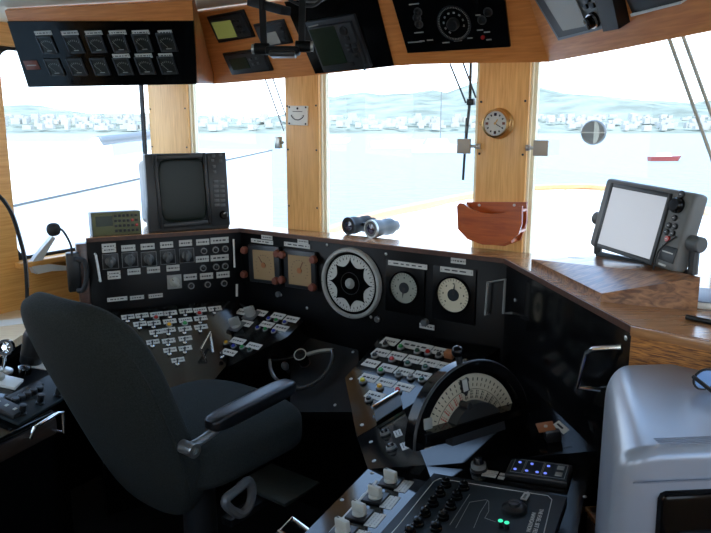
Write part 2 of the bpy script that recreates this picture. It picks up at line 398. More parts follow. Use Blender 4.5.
BW = vert(ra, la); TB = local_wall(BW); BL = (la-ra).length
wall_with('wall_back', TB, 0, BL, [(.4, 1.5), (BL-1.5, BL-.4)], 1.0, 1.9, 'wood_wall')
window(11, TB, .4, 1.5, 1.0, 1.9); window(12, TB, BL-1.5, BL-.4, 1.0, 1.9)
# ------------------------------------------------------------------ ledge along the console, wooden end face
back0 = WF.pt(U0+.02, 0, .004)
lp = [a_, b_, c_, d_, e_+(e_-d_)*1.2]
far = e_+(e_-d_)*1.2
poly = lp + [flat(WF.pt((V((1.25, 0, 0))+0*WF.ex).dot(WF.ex)+1.4, 0, .005), ZL), flat(back0, ZL), flat(a_+(back0-b_)*.0+V((-.03, .24, 0)), ZL)]
t = thing('console_ledge', 'long varnished wooden ledge on top of the black console under the front windows', 'ledge', Matrix.Translation((0, 0, ZL)))
b = MB(); b.prism([(p.x, p.y) for p in poly], -.018, 0, 'wood_ledge'); obj('ledge_top', b, t)
b = MB()
edge = lp[:4]
for p, q in zip(edge[:-1], edge[1:]):
    d = (q-p).normalized(); n = V((d.y, -d.x, 0)); b.prism([tuple((p+n*.004)[:2]), tuple((q+n*.004)[:2]), tuple((q-n*.02)[:2]), tuple((p-n*.02)[:2])], -.018, -.002, 'wood_ledge_edge')
obj('edge_trim', b, t)
PE = vert(d_, far)
b = MB(); L = (far-d_).length; b.box((L/2, -.012, .004), (L, .022, .010), 'wood_ledge', .002); b.box((L/2, -.13, -.01), (L, .21, .02), 'wood_oak_face'); b.box((L/2, -.245, .004), (L, .02, .03), 'wood_ledge_edge', .003)
obj('end_panel', b, t, rel(t, PE.mat(d_)), ang=30)['label'] = 'striped oak face of the ledge end'
# ------------------------------------------------------------------ upright console panels
def panel_thing(name, lab, P, px0, zb, L, th=.03, m='black_panel', z1=ZL-.022):
    T = P.mat(P.o); t = thing(name, lab, 'console', T)
    return t
RX = .006                                                  # face of the panels stands this far behind the ledge edge
def sub(P, l): return Pl(P.o+P.n*l, P.ex, P.n)
FL, FC, FR = sub(PLf, -RX), sub(PC, -RX), sub(PR, -RX)
LLn, LCn, LRn = (b_-a_).length, (c_-b_).length, (d_-c_).length
# --- left upright panel
t = thing('switch_console', 'black upright switch panel at the left under the box-shaped radar, rows of rotary switches', 'console', FL.mat(FL.o))
b = MB(); b.box((LLn/2+.012, -.018-.6, -.02), (LLn+.024, 1.2, .04), 'black_panel', .003); b.box((-.02, -.022-.3, -.02), (.04, .6, .06), 'wood_ledge_edge', .004); obj('panel_body', b, t)
for px, py in ((110.3, 261.2), (129.7, 259.5), (148.7, 258.8), (167.6, 256.7), (186.5, 255.2)): rotary(t, FL, px, py, .062, krot=random.uniform(-.2, .2), m_knob='grey_plastic')
rotary(t, FL, 174.3, 281.6, .06, 'grey_knob', 'ivory', None, krot=.7)
for px, py, w, h, l in ((108.9, 248, 14, 9, 2), (128.3, 248, 14, 6, 1), (147.6, 246.5, 14, 6, 1), (166.6, 244.8, 13, 6, 1), (185.5, 243, 13, 6, 1), (114, 275, 13, 8, 2), (134, 271.5, 13, 6, 1), (153.5, 269.8, 13, 6, 1), (173, 268, 13, 6, 1),
        (117.3, 299, 20, 4, 1), (137, 297.5, 14, 4, 1), (155.7, 295.7, 14, 4, 1), (202.7, 242, 13, 6, 1), (219.6, 240.3, 18, 6, 1), (202.3, 259, 13, 6, 1), (219.6, 257.7, 18, 6, 1), (190.3, 277, 13, 6, 1), (206.5, 276, 13, 6, 1), (223, 274.6, 13, 6, 1)):
    label(t, FL, px, py, w, h, l)
for px, py in ((203.7, 250.8), (215.4, 249.7), (225, 248.7), (203, 268), (216, 266.8), (225, 266), (191, 285.8), (207.5, 284.4), (224, 283.2)): button(t, FL, px, py, 'black', .0135, .014)
bail('grip_rail', t, [FL.hit(95, 254), FL.hit(95, 254)+FL.n*.03, FL.hit(99.5, 280)+FL.n*.03, FL.hit(99.5, 280)], .005, 'white_plastic')
bail('chrome_rod', t, [FL.hit(233, 239)+FL.n*.008, FL.hit(234, 267)+FL.n*.008], .004, 'white_plastic'); bail('chrome_rod', t, [FL.hit(236.5, 284)+FL.n*.006, FL.hit(236.5, 296)+FL.n*.006], .005, 'white_plastic')
# --- centre upright panel
t = thing('gauge_console', 'long black upright panel in the centre carrying the compass dial and gauges', 'console', FC.mat(FC.o))
b = MB(); b.box((LCn/2, -.018-.6, -.022), (LCn+.03, 1.2, .04), 'black_panel', .003); obj('panel_body', b, t)
for px, py, w, h in ((267, 237.4, 11, 4), (262, 241.5, 22, 4), (303, 241.5, 11, 4), (297, 245.2, 26, 4.5), (408.7, 264.4, 39, 5), (457.7, 270.5, 33, 5.5), (458.4, 261, 15, 5.5), (427, 326.5, 15, 5)): label(t, FC, px, py, w, h, lift=.009 if py in (264.4, 270.5) else 0)
for px, py in ((281, 295), (307, 308), (386, 254), (371, 317), (379, 320), (327, 245), (441, 278)): screws(t, FC, [(px, py)], .006)
def small_knob(par, P, px, py, r=.012, h=.018, m='grey_plastic'):
    def mk():
        b = MB(); b.lathe([(r, 0), (r, h*.8), (r*.8, h), (0, h)], m, 16); return b.mesh('knob')
    return link('knob', cached(('sk', r, h, m), mk), par, rel(par, P.fr(px, py)))
small_knob(t, FC, 426, 322, .014, .02); small_knob(t, FC, 279, 294, .012, .014); small_knob(t, FC, 378, 319, .012, .012, 'steel')
# square gauges with beige faces
def square_gauge(lab, quad, face, knobs, needle):
    T, w, h = FC.q4(*quad); t = thing('square_gauge', lab, 'gauge', T, 'square beige gauges in the centre panel')
    b = MB(); b.box((0, 0, .008), (w, h, .016), 'dark_metal', .003); b.ring(0.001, .002, .01, .011, 'dark_metal', 8); obj('case', b, t)
    Tf, fw, fh = FC.q4(*face, lift=.0165)
    b = MB(); b.box((0, 0, 0), (fw, fh, .002), 'beige_dial')
    for k in range(15):
        a = math.radians(-40+k*260/14); b.box((fw*.36*math.cos(a), fw*.36*math.sin(a), .0012), (.006, .0015, .0006), 'ink', 0, Matrix.Rotation(0, 4, 'Z'))
    b.cyl((0, 0, .001), (0, 0, .004), .012, 'copper', 16); f = obj('dial', b, t, rel(t, Tf))
    b = MB(); b.box((0, .018, .003), (.003, .05, .001), 'rust_knob', T=Matrix.Rotation(needle, 4, 'Z')); obj('needle', b, f)
    for px, py in knobs:
        b = MB(); b.lathe([(.016, 0), (.018, .01), (.014, .02), (0, .021)], 'rust_knob', 14); obj('clamp_knob', b, t, rel(t, FC.fr(px, py, 0, .012)))
square_gauge('left of the two beige-faced square gauges between the switch panel and the compass dial', ((251, 243.5), (282, 247), (281.5, 284), (251, 281)), ((256, 249), (277, 251), (276.5, 280), (256, 278)), ((247.6, 249.5), (280.5, 253), (247.2, 273.5), (279, 280)), .6)
square_gauge('right of the two beige-faced square gauges, the one next to the compass dial', ((286.5, 248.5), (318, 252), (317, 290), (286, 286)), ((291, 254), (314, 256.5), (313, 286), (291, 283)), ((316.5, 259), (315.5, 286.5), (285.5, 254), (285, 279)), -.5)
# gyrocompass repeater
T = FC.fr(351.8, 283); R = FC.size(351.8, 283, 60, 69); R = (R[0]+R[1])/4
t = thing('compass_repeater', 'large round compass dial with white rim and scalloped white rose in the centre panel', 'compass', T)
b = MB(); b.lathe([(R*.86, 0), (R, 0), (R*1.0, .010), (R*.97, .018), (R*.90, .019), (R*.88, .012), (R*.88, .006)], 'rim_grey', 64, cap=False)
for k in range(4): b.box((R*.92*math.cos(k*PI/2+.05), R*.92*math.sin(k*PI/2+.05), .0236), (.003, .003, .001), 'ink')
obj('rim', b, t)
b = MB(); b.lathe([(R*.89, .004), (R*.89, .007), (0, .007)], 'black_gloss', 64); obj('backing', b, t)
b = MB(); b.ring(R*.46, R*.80, .007, .010, 'white_dial', 64)
for k in range(72):
    a = 2*PI*k/72; Tk = Matrix.Rotation(a, 4, 'Z'); b.box((R*.77, 0, .0103), (R*(.05 if k % 2 else .03), R*.012, .0006), 'ink', T=Tk)
    if k % 2 == 0: b.box((R*.70, 0, .0103), (R*.06, R*.024, .0006), 'ink', T=Tk)
st = []
for k in range(160):
    a = 2*PI*k/160; s_ = abs(math.sin(4*a)); st.append((R*(.50+.20*(1-s_**.6))*math.cos(a+PI/2), R*(.50+.20*(1-s_**.6))*math.sin(a+PI/2)))
b.prism(st, .0104, .0122, 'black_gloss'); obj('rose', b, t)
b = MB(); b.lathe([(R*.15, .012), (R*.14, .018), (R*.08, .026), (0, .027)], 'grey_knob', 24); b.ring(R*.30, R*.315, .0122, .0132, 'dark_metal', 40); obj('hub', b, t)
def round_gauge(lab, px, py, r, face, needle, plate):
    T = FC.fr(px, py); t = thing('round_gauge', lab, 'gauge', T, 'round gauges in the centre panel')
    b = MB(); b.box((0, 0, .004), (plate[0], plate[1], .008), 'black_panel', .002); obj('base_plate', b, t)
    b = MB(); b.ring(r, r*1.1, .008, .016, 'black_gloss', 40); obj('bezel', b, t)
    b = MB(); b.lathe([(r, .008), (r, .010), (0, .010)], face, 40)
    for k in range(25):
        a = math.radians(-50+k*280/24); b.box((r*.88, 0, .0103), (r*.14, r*.025, .0005), 'ink', T=Matrix.Rotation(a, 4, 'Z'))
    for k in range(7):
        a = math.radians(-40+k*260/6); b.box((r*.66, 0, .0103), (r*.07, r*.1, .0005), 'ink', T=Matrix.Rotation(a, 4, 'Z'))
    obj('dial', b, t)
    b = MB(); b.lathe([(r*.36, .010), (r*.36, .0125), (0, .0125)], 'dark_green' if False else 'board_slate', 24); b.prism([(-r*.09, 0), (r*.09, 0), (0, r*.72)], .0125, .0135, 'ink', Matrix.Rotation(needle, 4, 'Z')); obj('needle', b, t)
round_gauge('pale grey round gauge just right of the compass dial, needle pointing down', 405.5, 287.4, .058, 'grey_dial', 3.0, (.17, .2))
round_gauge('cream round gauge at the right end of the centre panel, needle pointing up', 454.5, 294.5, .062, 'cream_dial', -.15, (.17, .2))
# --- right upright panel
t = thing('side_console', 'plain black upright panel on the right below the wooden radar block', 'console', FR.mat(FR.o))
b = MB(); b.box((LRn/2, -.018-.6, -.02), (LRn, 1.2, .04), 'black_gloss', .003); obj('panel_body', b, t)
bail('door_handle', t, [FC.hit(489, 313), FC.hit(489, 313)+FC.n*.03, FC.hit(491.5, 281)+FC.n*.03, FR.hit(514, 279)+FR.n*.03, FR.hit(512, 313)+FR.n*.03, FR.hit(512, 313)], .0045, 'ring_grey')
bail('grab_handle', t, [FR.hit(621, 347), FR.hit(613, 348)+FR.n*.05, FR.hit(608, 352)+FR.n*.055, FR.hit(597, 386)+FR.n*.05, FR.hit(600, 390)], .006)
screws(t, FR, [(626, 338), (515, 300)], .006)
# ------------------------------------------------------------------ desks
DL = desk(FL, .93, 31); DCl = desk(FC, .905, 25); DCr = desk(FC, .905, 15)
PTS = {}
# left desk
pix = [(88, 312), (239, 300), (226, 366), (205, 390), (130, 396), (95, 352)]
t = thing('label_desk', 'sloping black desk at the left behind the chair covered in small white labels and switches', 'console', DL.fr(165, 330))
obj('desk_body', slab(DL, pix, .09, 'desk_gloss', DL.fr(165, 330)), t)
caps1 = {(156.7, 314.3): 'red', (200, 310): 'red', (169.8, 321.4): 'amber', (185.5, 320): 'green'}
for px, py in ((142, 315.5), (156.7, 314.3), (170.4, 313), (185.8, 311), (200, 310), (215, 308.7), (154, 323), (169.8, 321.4), (185.5, 320), (200.7, 318.3), (156, 332), (169, 330), (185, 328.8), (201, 327), (153, 342), (168.7, 340.8), (185.3, 338.4), (170, 350), (185.3, 348.2), (178, 360), (128, 317), (140, 324)):
    label(t, DL, px, py, 13, 4.3)
    if (px, py) in caps1: button(t, DL, px-.7, py+4, caps1[(px, py)], .012, .012)
    else: toggle(t, DL, px-.5, py+4.2)
bail('lever_handle', t, [DL.hit(206, 362), DL.hit(200, 356)+DL.n*.04, DL.hit(209, 341)+DL.n*.05, DL.hit(213, 352)], .006)
# centre left desk
pix = [(240, 301), (304, 321), (287, 337), (228, 367)]
T = DCl.fr(255, 330); t = thing('button_desk', 'sloping black desk between the label desk and the steering wheel with blue and green buttons', 'console', T)
obj('desk_body', slab(DCl, pix, .09, 'desk_gloss', T), t)
for px, py in ((236.5, 326.5), (251.5, 315.5)): rotary(t, DCl, px, py, .062, 'grey_plastic', 'grey_knob', None, krot=-.9, hk=.04)
for px, py, w in ((230.5, 321.5, 9), (246, 323.5, 11), (242.5, 312, 10), (260.5, 313, 11), (278, 316, 12), (291.5, 319.3, 13), (267, 324.6, 12), (281, 328, 13), (238, 341, 13), (254, 346, 13), (229, 352.4, 13)): label(t, DCl, px, py, w, 5)
for px, py, c in ((269, 319.3, 'blue'), (276.5, 321, 'green'), (285, 323.2, 'blue'), (258, 328.5, 'blue'), (265.6, 330, 'green'), (274, 332, 'blue'), (226.5, 343.4, 'amber'), (234, 347, 'blue'), (242.5, 348, 'green'), (250, 350.5, 'dark_green')): button(t, DCl, px, py, c, .011, .012)
toggle(t, DCl, 222.5, 357)
# wheel board
DW = desk(FC, .80, 34)
pix = [(291, 333), (358, 350), (363, 412), (290, 412)]
T = DW.fr(325, 370); t = thing('wheel_board', 'dull dark sloping board behind the small steering wheel', 'console', T)
obj('board', slab(DW, pix, .05, 'board_dull', T), t); screws(t, DW, [(293, 336), (353, 352), (335, 405)], .006)
# right desk
pix = [(383, 334), (500, 348), (404, 409), (357, 437), (345, 378)]
T = DCr.fr(390, 375); t = thing('button_desk', 'sloping black desk right of the steering wheel with rows of labels and coloured buttons', 'console', T)
obj('desk_body', slab(DCr, pix, .16, 'desk_gloss', T), t)
for px, py, w in ((390, 341.6, 15), (415.6, 346.3, 31), (440, 351.4, 16), (381, 352.8, 15), (397, 356, 15), (413.6, 359.5, 15), (430, 363, 16), (443.5, 366, 10), (371, 363.5, 14), (387.4, 368, 15), (404, 372, 16), (421.7, 375.4, 16), (368.8, 378, 16), (386, 382.5, 16), (404, 387, 17), (375, 395.6, 17)): label(t, DCr, px, py, w, 6.2)
for px, py, c in ((385.5, 345.8, 'black'), (401, 348.6, 'green'), (417.5, 352.8, 'dark_green'), (428, 353.9, 'red'), (439, 356.7, 'black'), (375, 357, 'black'), (392, 361, 'red'), (408, 365, 'dark_green'), (425.7, 368.8, 'dark_green'), (381, 372, 'green'), (398.7, 376, 'clear'), (410.7, 378.7, 'clear'), (422, 381, 'dark_green'),
        (363, 382.4, 'yellow'), (380, 388.3, 'amber'), (398, 392, 'red'), (369, 400.7, 'black')): button(t, DCr, px, py, c, .0125, .016)
screws(t, DCr, [(351, 379), (362, 425)], .006)
o = bail('flap_handle', t, [DCr.hit(373, 412)+DCr.n*.018, DCr.hit(399, 396)+DCr.n*.018], .005)
b = slab(DCr, [(374, 412), (400, 396), (403, 408), (377, 425)], .004, 'dark_plastic', T, lift=.014); obj('cover_flap', b, t)
b = MB(); b.box((0, 0, .012), (.035, .03, .024), 'copper', .004); obj('orange_tab', b, t, rel(t, DCr.fr(450, 357)))
# lower planes
Pr = FR.hit(590, 460)
DB = three(hitz(368, 470, .775), Pr, hitz(305, 530, .765))
Bp, Ep = DCr.hit(357, 437), DCr.hit(404, 409)
DM = three(Bp, Ep, DB.hit(368, 470)); 
DT = three(Ep, DB.hit(425, 466), FR.hit(597, 450))
DT = Pl(DT.o, V((1, 0, 0)), DT.n); ebx = DB.hit(565, 500)-DB.hit(435, 478); DB = Pl(DB.o, ebx, DB.n); DM = Pl(DM.o, DM.ex, DM.n)
T = DM.fr(390, 440); t = thing('knob_desk', 'small black desk section with two knobs left of the engine telegraph', 'console', T)
obj('desk_body', slab(DM, [(357, 438), (404, 410), (426, 465), (368, 469)], .14, 'desk_gloss', T), t)
for px, py in ((385.5, 434.5), (391.8, 449)): button(t, DM, px, py, 'black', .014, .018)
ra_ = math.atan2(*(lambda e: (e.y, e.x))(DM.uv(404, 452)-DM.uv(394, 428)))
label(t, DM, 398, 433.5, .05, .022, 2, ra_, m=True); label(t, DM, 405, 446, .05, .022, 2, ra_, m=True)
screws(t, DM, [(374, 461), (371, 442)], .006)
def onz(P, q): return V((q.x, q.y, P.o.z-((q.x-P.o.x)*P.n.x+(q.y-P.o.y)*P.n.y)/P.n.z))
T = DT.fr(480, 440); t = thing('telegraph_plinth', 'glossy black panel that carries the engine telegraph', 'console', T)
obj('panel_body', slab(DT, [(404, 409), (425, 466), (597, 451), onz(DT, FR.hit(512, 345)+FR.n*.004), onz(DT, FC.hit(478, 345)+FC.n*.01)], .3, 'black_gloss', T, zb=0), t)
T = DB.fr(450, 500); t = thing('switch_desk', 'flat black desk at the bottom with a row of ivory rotary knobs', 'console', T)
pix = [(368, 469), (425, 466), (597, 451), (588, 480), (572, 560), (420, 600), (290, 548)]
obj('desk_body', slab(DB, pix, .3, 'desk_gloss', T, zb=0), t)
ea = DB.uv(403.5, 486)-DB.uv(391, 482.7)
dn = DB.uv(345, 528)-DB.uv(388, 480); rr_ = math.atan2(dn.y, dn.x)+PI/2
for px, py in ((391, 482.7), (375.7, 498.7), (359.7, 515.6), (343, 533)): rotary(t, DB, px, py, .052, 'black_plastic', 'ivory', None, rot=rr_, krot=1.3, hk=.028)
for px, py in ((404, 486.5), (390, 502.5), (375, 520.3), (359, 538)): label(t, DB, px, py, .056, .03, 3, rr_+PI/2, m=True)
p, q = DB.uv(377, 481), DB.uv(330, 533); b = MB(); L = (q-p).length; b.box((0, 0, .001), (L, .006, .002), 'white_label'); obj('white_strip', b, t, rel(t, DB.mat(DB.pt(*((p+q)/2)), math.atan2((q-p).y, (q-p).x))))
screws(t, DB, [(342, 500), (372, 473), (585, 497), (590, 458)], .005)
kn = button(t, DB, 478.8, 470, 'black', .019, .035)
label(t, DB, 490, 474, .036, .032, 3, 0, m=True); label(t, DB, 502, 476.5, .016, .03, 1, 0, m=True)
bail('grab_handle', t, [DB.hit(318, 540)-V((0, 0, .05)), DB.hit(292, 531)+V((-.03, 0, 0)), DB.hit(305, 519)+V((-.03, 0, 0)), DB.hit(312, 522)-V((0, 0, .03))], .006)
# mimic board
T, w, h = DB.q4((434, 478), (567, 502), (549, 560), (380, 548)); Tb = T
Tl = DB.fr(470, 510)
t = thing('mimic_board', 'raised slate board with two rows of black knobs and a white ship outline diagram', 'control panel', Tl)
obj('board', slab(DB, [(434, 477.5), (567, 501.5), (545, 566), (372, 548)], .012, 'board_slate', Tl, lift=.012), t)
def line_part(name, P, pts, r, lift, m='white_label'):
    b = MB(); Ti = Tl.inverted(); b.tube([Ti @ (P.hit(*k)+P.n*lift) for k in pts], r, m, 4); return obj(name, b, t)
line_part('outline', DB, [(380, 552), (400, 529), (434, 486), (440, 483), (500, 493), (548, 500.5), (552, 504.5), (545, 534), (540, 556)], .0011, .0122)
line_part('ship_diagram', DB, [(456, 533), (470, 507), (486, 504.5), (489, 506), (489, 516), (485, 523), (496, 527)], .0006, .0122, 'grey_knob'); line_part('ship_diagram', DB, [(474, 533), (480, 518), (488, 505)], .0006, .0122, 'grey_knob'); line_part('ship_diagram', DB, [(470, 499), (450, 530)], .0006, .0122, 'grey_knob')
DBt = Pl(DB.o+DB.n*.012, DB.ex, DB.n)
def knob(px, py):
    def mk():
        b = MB(); b.lathe([(.0135, 0), (.0135, .006), (.0105, .008), (.0105, .016), (.008, .019), (0, .020)], 'black_gloss', 16); b.box((0, .004, .0195), (.0012, .006, .001), 'grey_knob'); return b.mesh('knob')
    link('knob', cached('mk', mk), t, rel(t, DBt.fr(px, py+3)))
for k in ((446, 483), (440, 492), (433, 502), (425.3, 512), (418.3, 522), (410, 531), (464, 486), (457, 495), (451, 505), (443.3, 515.4), (436, 526.5)): knob(*k)
b = MB(); b.lathe([(.028, 0), (.028, .008), (.022, .013), (.014, .014), (.013, .02), (0, .021)], 'black_plastic', 28); b.box((0, 0, .021), (.022, .003, .003), 'dark_metal'); obj('selector_knob', b, t, rel(t, DBt.fr(514.5, 510)))
e = DB.uv(529, 494)-DB.uv(523, 503); b = MB(); b.prism([(-.017, -.007), (.010, -.007), (.02, 0), (.010, .007), (-.017, .007)], 0, .003, 'white_label')
for k in range(4): b.box((-.012+k*.005, 0, .0032), (.003, .006, .0004), 'ink')
obj('pointer_tag', b, t, rel(t, DBt.fr(525.7, 499, math.atan2(e.y, e.x), .006)))
for px, py in ((500.7, 527), (507, 529)):
    b = MB(); b.cyl((0, 0, 0), (0, 0, .014), .0055, 'black_plastic', 12); l = obj('lamp', b, t, rel(t, DBt.fr(px, py))); b = MB(); b.sph((0, 0, .015), (.0055, .0055, .003), 'lamp_green', 12); obj('lamp_lens', b, l)
e = DB.uv(530, 545)-DB.uv(541.5, 507); ra_ = math.atan2(e.y, e.x)
text('lettering', 'THE FUEL SET FEL', .0125, 'white_label', t, rel(t, DBt.fr(538, 521, ra_, .0004))); text('lettering', 'NAVIGATION', .0125, 'white_label', t, rel(t, DBt.fr(531, 522, ra_, .0004)))
# keypad
T, w, h = DB.q4((513, 463), (573, 471.5), (567, 489), (504, 480), lift=.0)
t = thing('keypad', 'flat black keypad with blue lit keys lying above the slate board', 'keypad', T)
b = MB(); b.box((0, 0, .009), (w, h, .018), 'black_plastic', .003); obj('case', b, t)
b = MB(); b.box((0, 0, .0185), (w*.94, h*.86, .001), 'board_slate')
for x0, x1 in ((-.42, -.24), (-.22, .06), (.08, .44)): 
    for s_ in (-1, 1): b.box(((x0+x1)/2*w, s_*h*.38, .0193), ((x1-x0)*w, .0012, .0004), 'grey_knob')
    for x in (x0, x1): b.box((x*w, 0, .0193), (.0012, h*.76, .0004), 'grey_knob')
obj('keypad_face', b, t)
for x, y in ((-.33, .2), (-.36, -.22), (-.13, .2), (-.17, -.22), (.0, -.22), (.14, .2), (.13, -.22)):
    b = MB(); b.cyl((0, 0, 0), (0, 0, .0018), .004, 'lamp_blue', 12); obj('lit_key', b, t, Matrix.Translation((x*w, y*h, .019)))
for y in (.18, -.18):
    b = MB(); b.box((0, 0, .001), (w*.11, h*.2, .002), 'grey_knob', .0006); obj('grey_key', b, t, Matrix.Translation((.34*w, y*h, .019)))
# copper and white gadget behind the desk
T = DT.fr(553, 440); t = thing('key_socket', 'small black socket block with a copper plate and a white tag, right of the telegraph', 'socket', T)
b = MB(); b.box((0, 0, .015), (.04, .03, .03), 'black_plastic', .003); obj('block', b, t)
b = MB(); b.box((0, 0, 0), (.045, .034, .003), 'copper', .001); b.cyl((0, 0, .001), (0, 0, .004), .005, 'steel', 10); obj('copper_plate', b, t, Matrix.Translation((-.012, .012, .034)) @ Matrix.Rotation(.3, 4, 'X'))
b = MB(); b.box((0, 0, 0), (.022, .038, .002), 'white_label', .0005); b.box((0, .004, .0012), (.006, .02, .0005), 'ink'); obj('white_tag', b, t, Matrix.Translation((.026, .004, .03)) @ Matrix.Rotation(.5, 4, 'X') @ Matrix.Rotation(.5, 4, 'Z'))
# ------------------------------------------------------------------ engine telegraph
TA, TB_ = DT.hit(425, 455), DT.hit(540, 408)
TA.z += .0; h_ = min(TA.z, TB_.z); 
ty = math.radians(32.7); td = V((math.cos(ty), math.sin(ty), 0)); tn = V((td.y, -td.x, 0)); t7 = math.radians(7)
TPl = Pl(CAM+ray(472.7, 435)*1.8, td, tn*math.cos(t7)+V((0, 0, 1))*math.sin(t7))
Tt = TPl.fr(472.7, 435); t = thing('engine_telegraph', 'big engine order telegraph with a cream half-round dial in a black housing', 'telegraph', Tt)
R = .1605
def arc(r, a0, a1, n): return [(r*math.cos(a0+(a1-a0)*i/n), r*math.sin(a0+(a1-a0)*i/n)) for i in range(n+1)]
b = MB()
b.prism(arc(R*1.21, .05, PI-.05, 40), -.035, -.012, 'black_gloss')
P = arc(R*1.22, .05, PI-.05, 40)+arc(R*1.06, PI-.05, .05, 40)
for i in range(40): b.prism([P[i], P[i+1], P[80-i], P[81-i]], -.012, .014, 'black_gloss')
obj('housing', b, t)
b = MB(); b.tube([(x, y, .008) for x, y in arc(R*1.21, 0.05, PI-.05, 30)], .006, 'black_plastic', 8); obj('housing_rim', b, t)
b = MB(); b.prism(arc(R, 0, PI, 48), -.012, -.006, 'cream_dial')
for k in range(29):
    a = PI*(k+.5)/29; Tk = Matrix.Rotation(a, 4, 'Z'); b.box((R*.91, 0, -.0058), (R*.05, R*.02, .0006), 'ink', T=Tk); b.box((R*.82, 0, -.0058), (R*.05, R*.014, .0006), 'ink', T=Tk)
for k in range(18):
    a = PI*(k+.5)/18; c = 'red_ink' if k > 9 else 'ink'; Tk = Matrix.Rotation(a, 4, 'Z')
    for r0, r1 in ((.60, .645), (.655, .69), (.70, .73)): b.box((R*(r0+r1)/2, R*.018, -.0058), (R*(r1-r0), R*.022, .0006), c, T=Tk); b.box((R*(r0+r1)/2, -R*.018, -.0058), (R*(r1-r0)*.8, R*.012, .0006), c, T=Tk)
b.tube([(x, y, -.0058) for x, y in arc(R*.75, .1, PI-.1, 30)], .0008, 'ink', 4)
obj('dial', b, t)
b = MB(); b.prism(arc(R*.57, 0, PI, 28), -.006, .027, 'charcoal_plastic'); obj('hub', b, t)
b = MB(); b.box((0, R*.86, .0), (R*.12, R*.2, .006), 'white_label', .001); b.prism([(-R*.06, R*.76), (R*.06, R*.76), (0, R*.68)], -.003, .003, 'ink')
b.box((-R*.065, R*.86, .001), (R*.012, R*.22, .007), 'ink'); b.box((R*.065, R*.86, .001), (R*.012, R*.22, .007), 'ink'); obj('pointer', b, t, Matrix.Rotation(math.radians(8), 4, 'Z'))
b = MB(); b.cyl((0, R*.60, 0), (0, R*.60, .034), R*.06, 'ink', 16); obj('order_marker', b, t, Matrix.Rotation(math.radians(20), 4, 'Z'))
TP3 = sub(TPl, .035); p, q = TP3.uv(426, 446), TP3.uv(541, 409)
b = MB(); b.prism([tuple(p), tuple(q), (q.x, q.y+.022), (p.x, p.y+.026)], -.035, .035, 'black_gloss'); b.prism([(p.x+.01, p.y+.01), (q.x-.01, q.y+.01), (q.x-.02, q.y-.05), (p.x+.02, p.y-.02)], -.06, .0, 'black_gloss')
b.box((-R*.97, p.y+.045, .012), (R*.15, R*.17, .012), 'grey_knob', .001); obj('base_bar', b, t)
b = MB(); b.cyl((0, R*1.15, -.0), (0, R*1.38, -.0), .009, 'black_plastic', 12, .008); b.sph((0, R*1.44, -.0), .016, 'black_gloss', 18); obj('order_handle', b, t, Matrix.Rotation(math.radians(9), 4, 'Z'))
# ------------------------------------------------------------------ steering wheel (a half wheel on a hub)
hub = DW.hit(303, 362)+DW.n*.07
SWn = (V((CAM.x-.1, CAM.y, CAM.z+.2))-hub).normalized(); SWn = (DW.n*.75+SWn*.4).normalized()
SW = Pl(hub, DW.ex, SWn)
T = SW.fr(301, 356); t = thing('steering_wheel', 'small black half-round steering wheel in front of the dull sloping board', 'steering wheel', T)
rp = [(270, 360), (271, 370), (277, 380), (290, 387), (304, 388), (318, 381), (328, 370), (333, 357), (332, 350)]
Ti = T.inverted()
b = MB(); b.tube([Ti @ SW.hit(*k) for k in rp], .0085, 'rim_black', 10, smooth=4); obj('rim', b, t)
b = MB(); b.tube([Ti @ SW.hit(269.5, 361), Ti @ SW.hit(285, 359), Ti @ (SW.hit(300, 356))], .007, 'black_gloss', 8, smooth=3); obj('spoke', b, t)
b = MB(); b.tube([Ti @ SW.hit(333, 350), Ti @ SW.hit(320, 351), Ti @ (SW.hit(302, 356))], .008, 'steel', 8, smooth=3); obj('spoke', b, t)
b = MB(); b.lathe([(.02, -.06), (.02, -.02), (.026, -.012), (.026, .01), (.02, .016), (0, .017)], 'black_gloss', 24); b.ring(.022, .026, .01, .014, 'chrome', 24); obj('hub', b, t)
b = MB(); b.cyl((0, 0, -.13), (0, 0, -.05), .022, 'dark_metal', 16); obj('column', b, t)
b = MB(); b.sph((0, 0, .012), (.016, .016, .02), 'grey_plastic', 14); b.cyl((0, 0, -.03), (0, 0, .012), .008, 'dark_metal', 10); obj('indicator_knob', b, t, rel(t, DW.fr(288, 371, 0, .02)))
# ------------------------------------------------------------------ helm chair
cyaw = math.radians(-37)
base = V((-.50, 2.02, 0))
t = thing('helm_chair', 'charcoal fabric helm chair with a padded armrest seen from behind on a pedestal', 'chair', Matrix.Translation(base) @ Matrix.Rotation(cyaw, 4, 'Z'))
def seatfn(w):
    w.z += .02*(1-(w.x/.26)**2)*(1 if w.z > 0 else 0)-.02*(max(0, w.y)/.25)**3
    return w
b = MB(); b.soft((0, .035, .715), (.52, .50, .15), 'fabric', 4.5, 14, fn=seatfn); obj('seat', b, t, ang=60)
BH = .735
def backfn(w):
    k = (w.z+BH/2)/BH
    wd = .42+.075*min(1, k*1.15) if k < .87 else .495
    w.x *= wd/.5
    w.y += .035*(w.x/.24)**2
    return w
Tb = Matrix.Translation((.012, -.15, .55)) @ Matrix.Rotation(math.radians(23), 4, 'X') @ Matrix.Translation((0, 0, BH/2))
b = MB(); b.soft((0, 0, 0), (.5, .12, BH), 'fabric', 3.6, 18, fn=backfn); bk = obj('backrest', b, t, Tb, ang=60)
b = MB(); pts = []
for k in range(64):
    a = 2*PI*k/64; q = V((math.cos(a), 0, math.sin(a))); nn = (abs(q.x)**3.6+abs(q.z)**3.6)**(1/3.6); pts.append(backfn(V((q.x/nn*.249, -.022, q.z/nn*.348))))
b.tube(pts, .0045, 'fabric', 6, closed=True); obj('seam', b, bk)
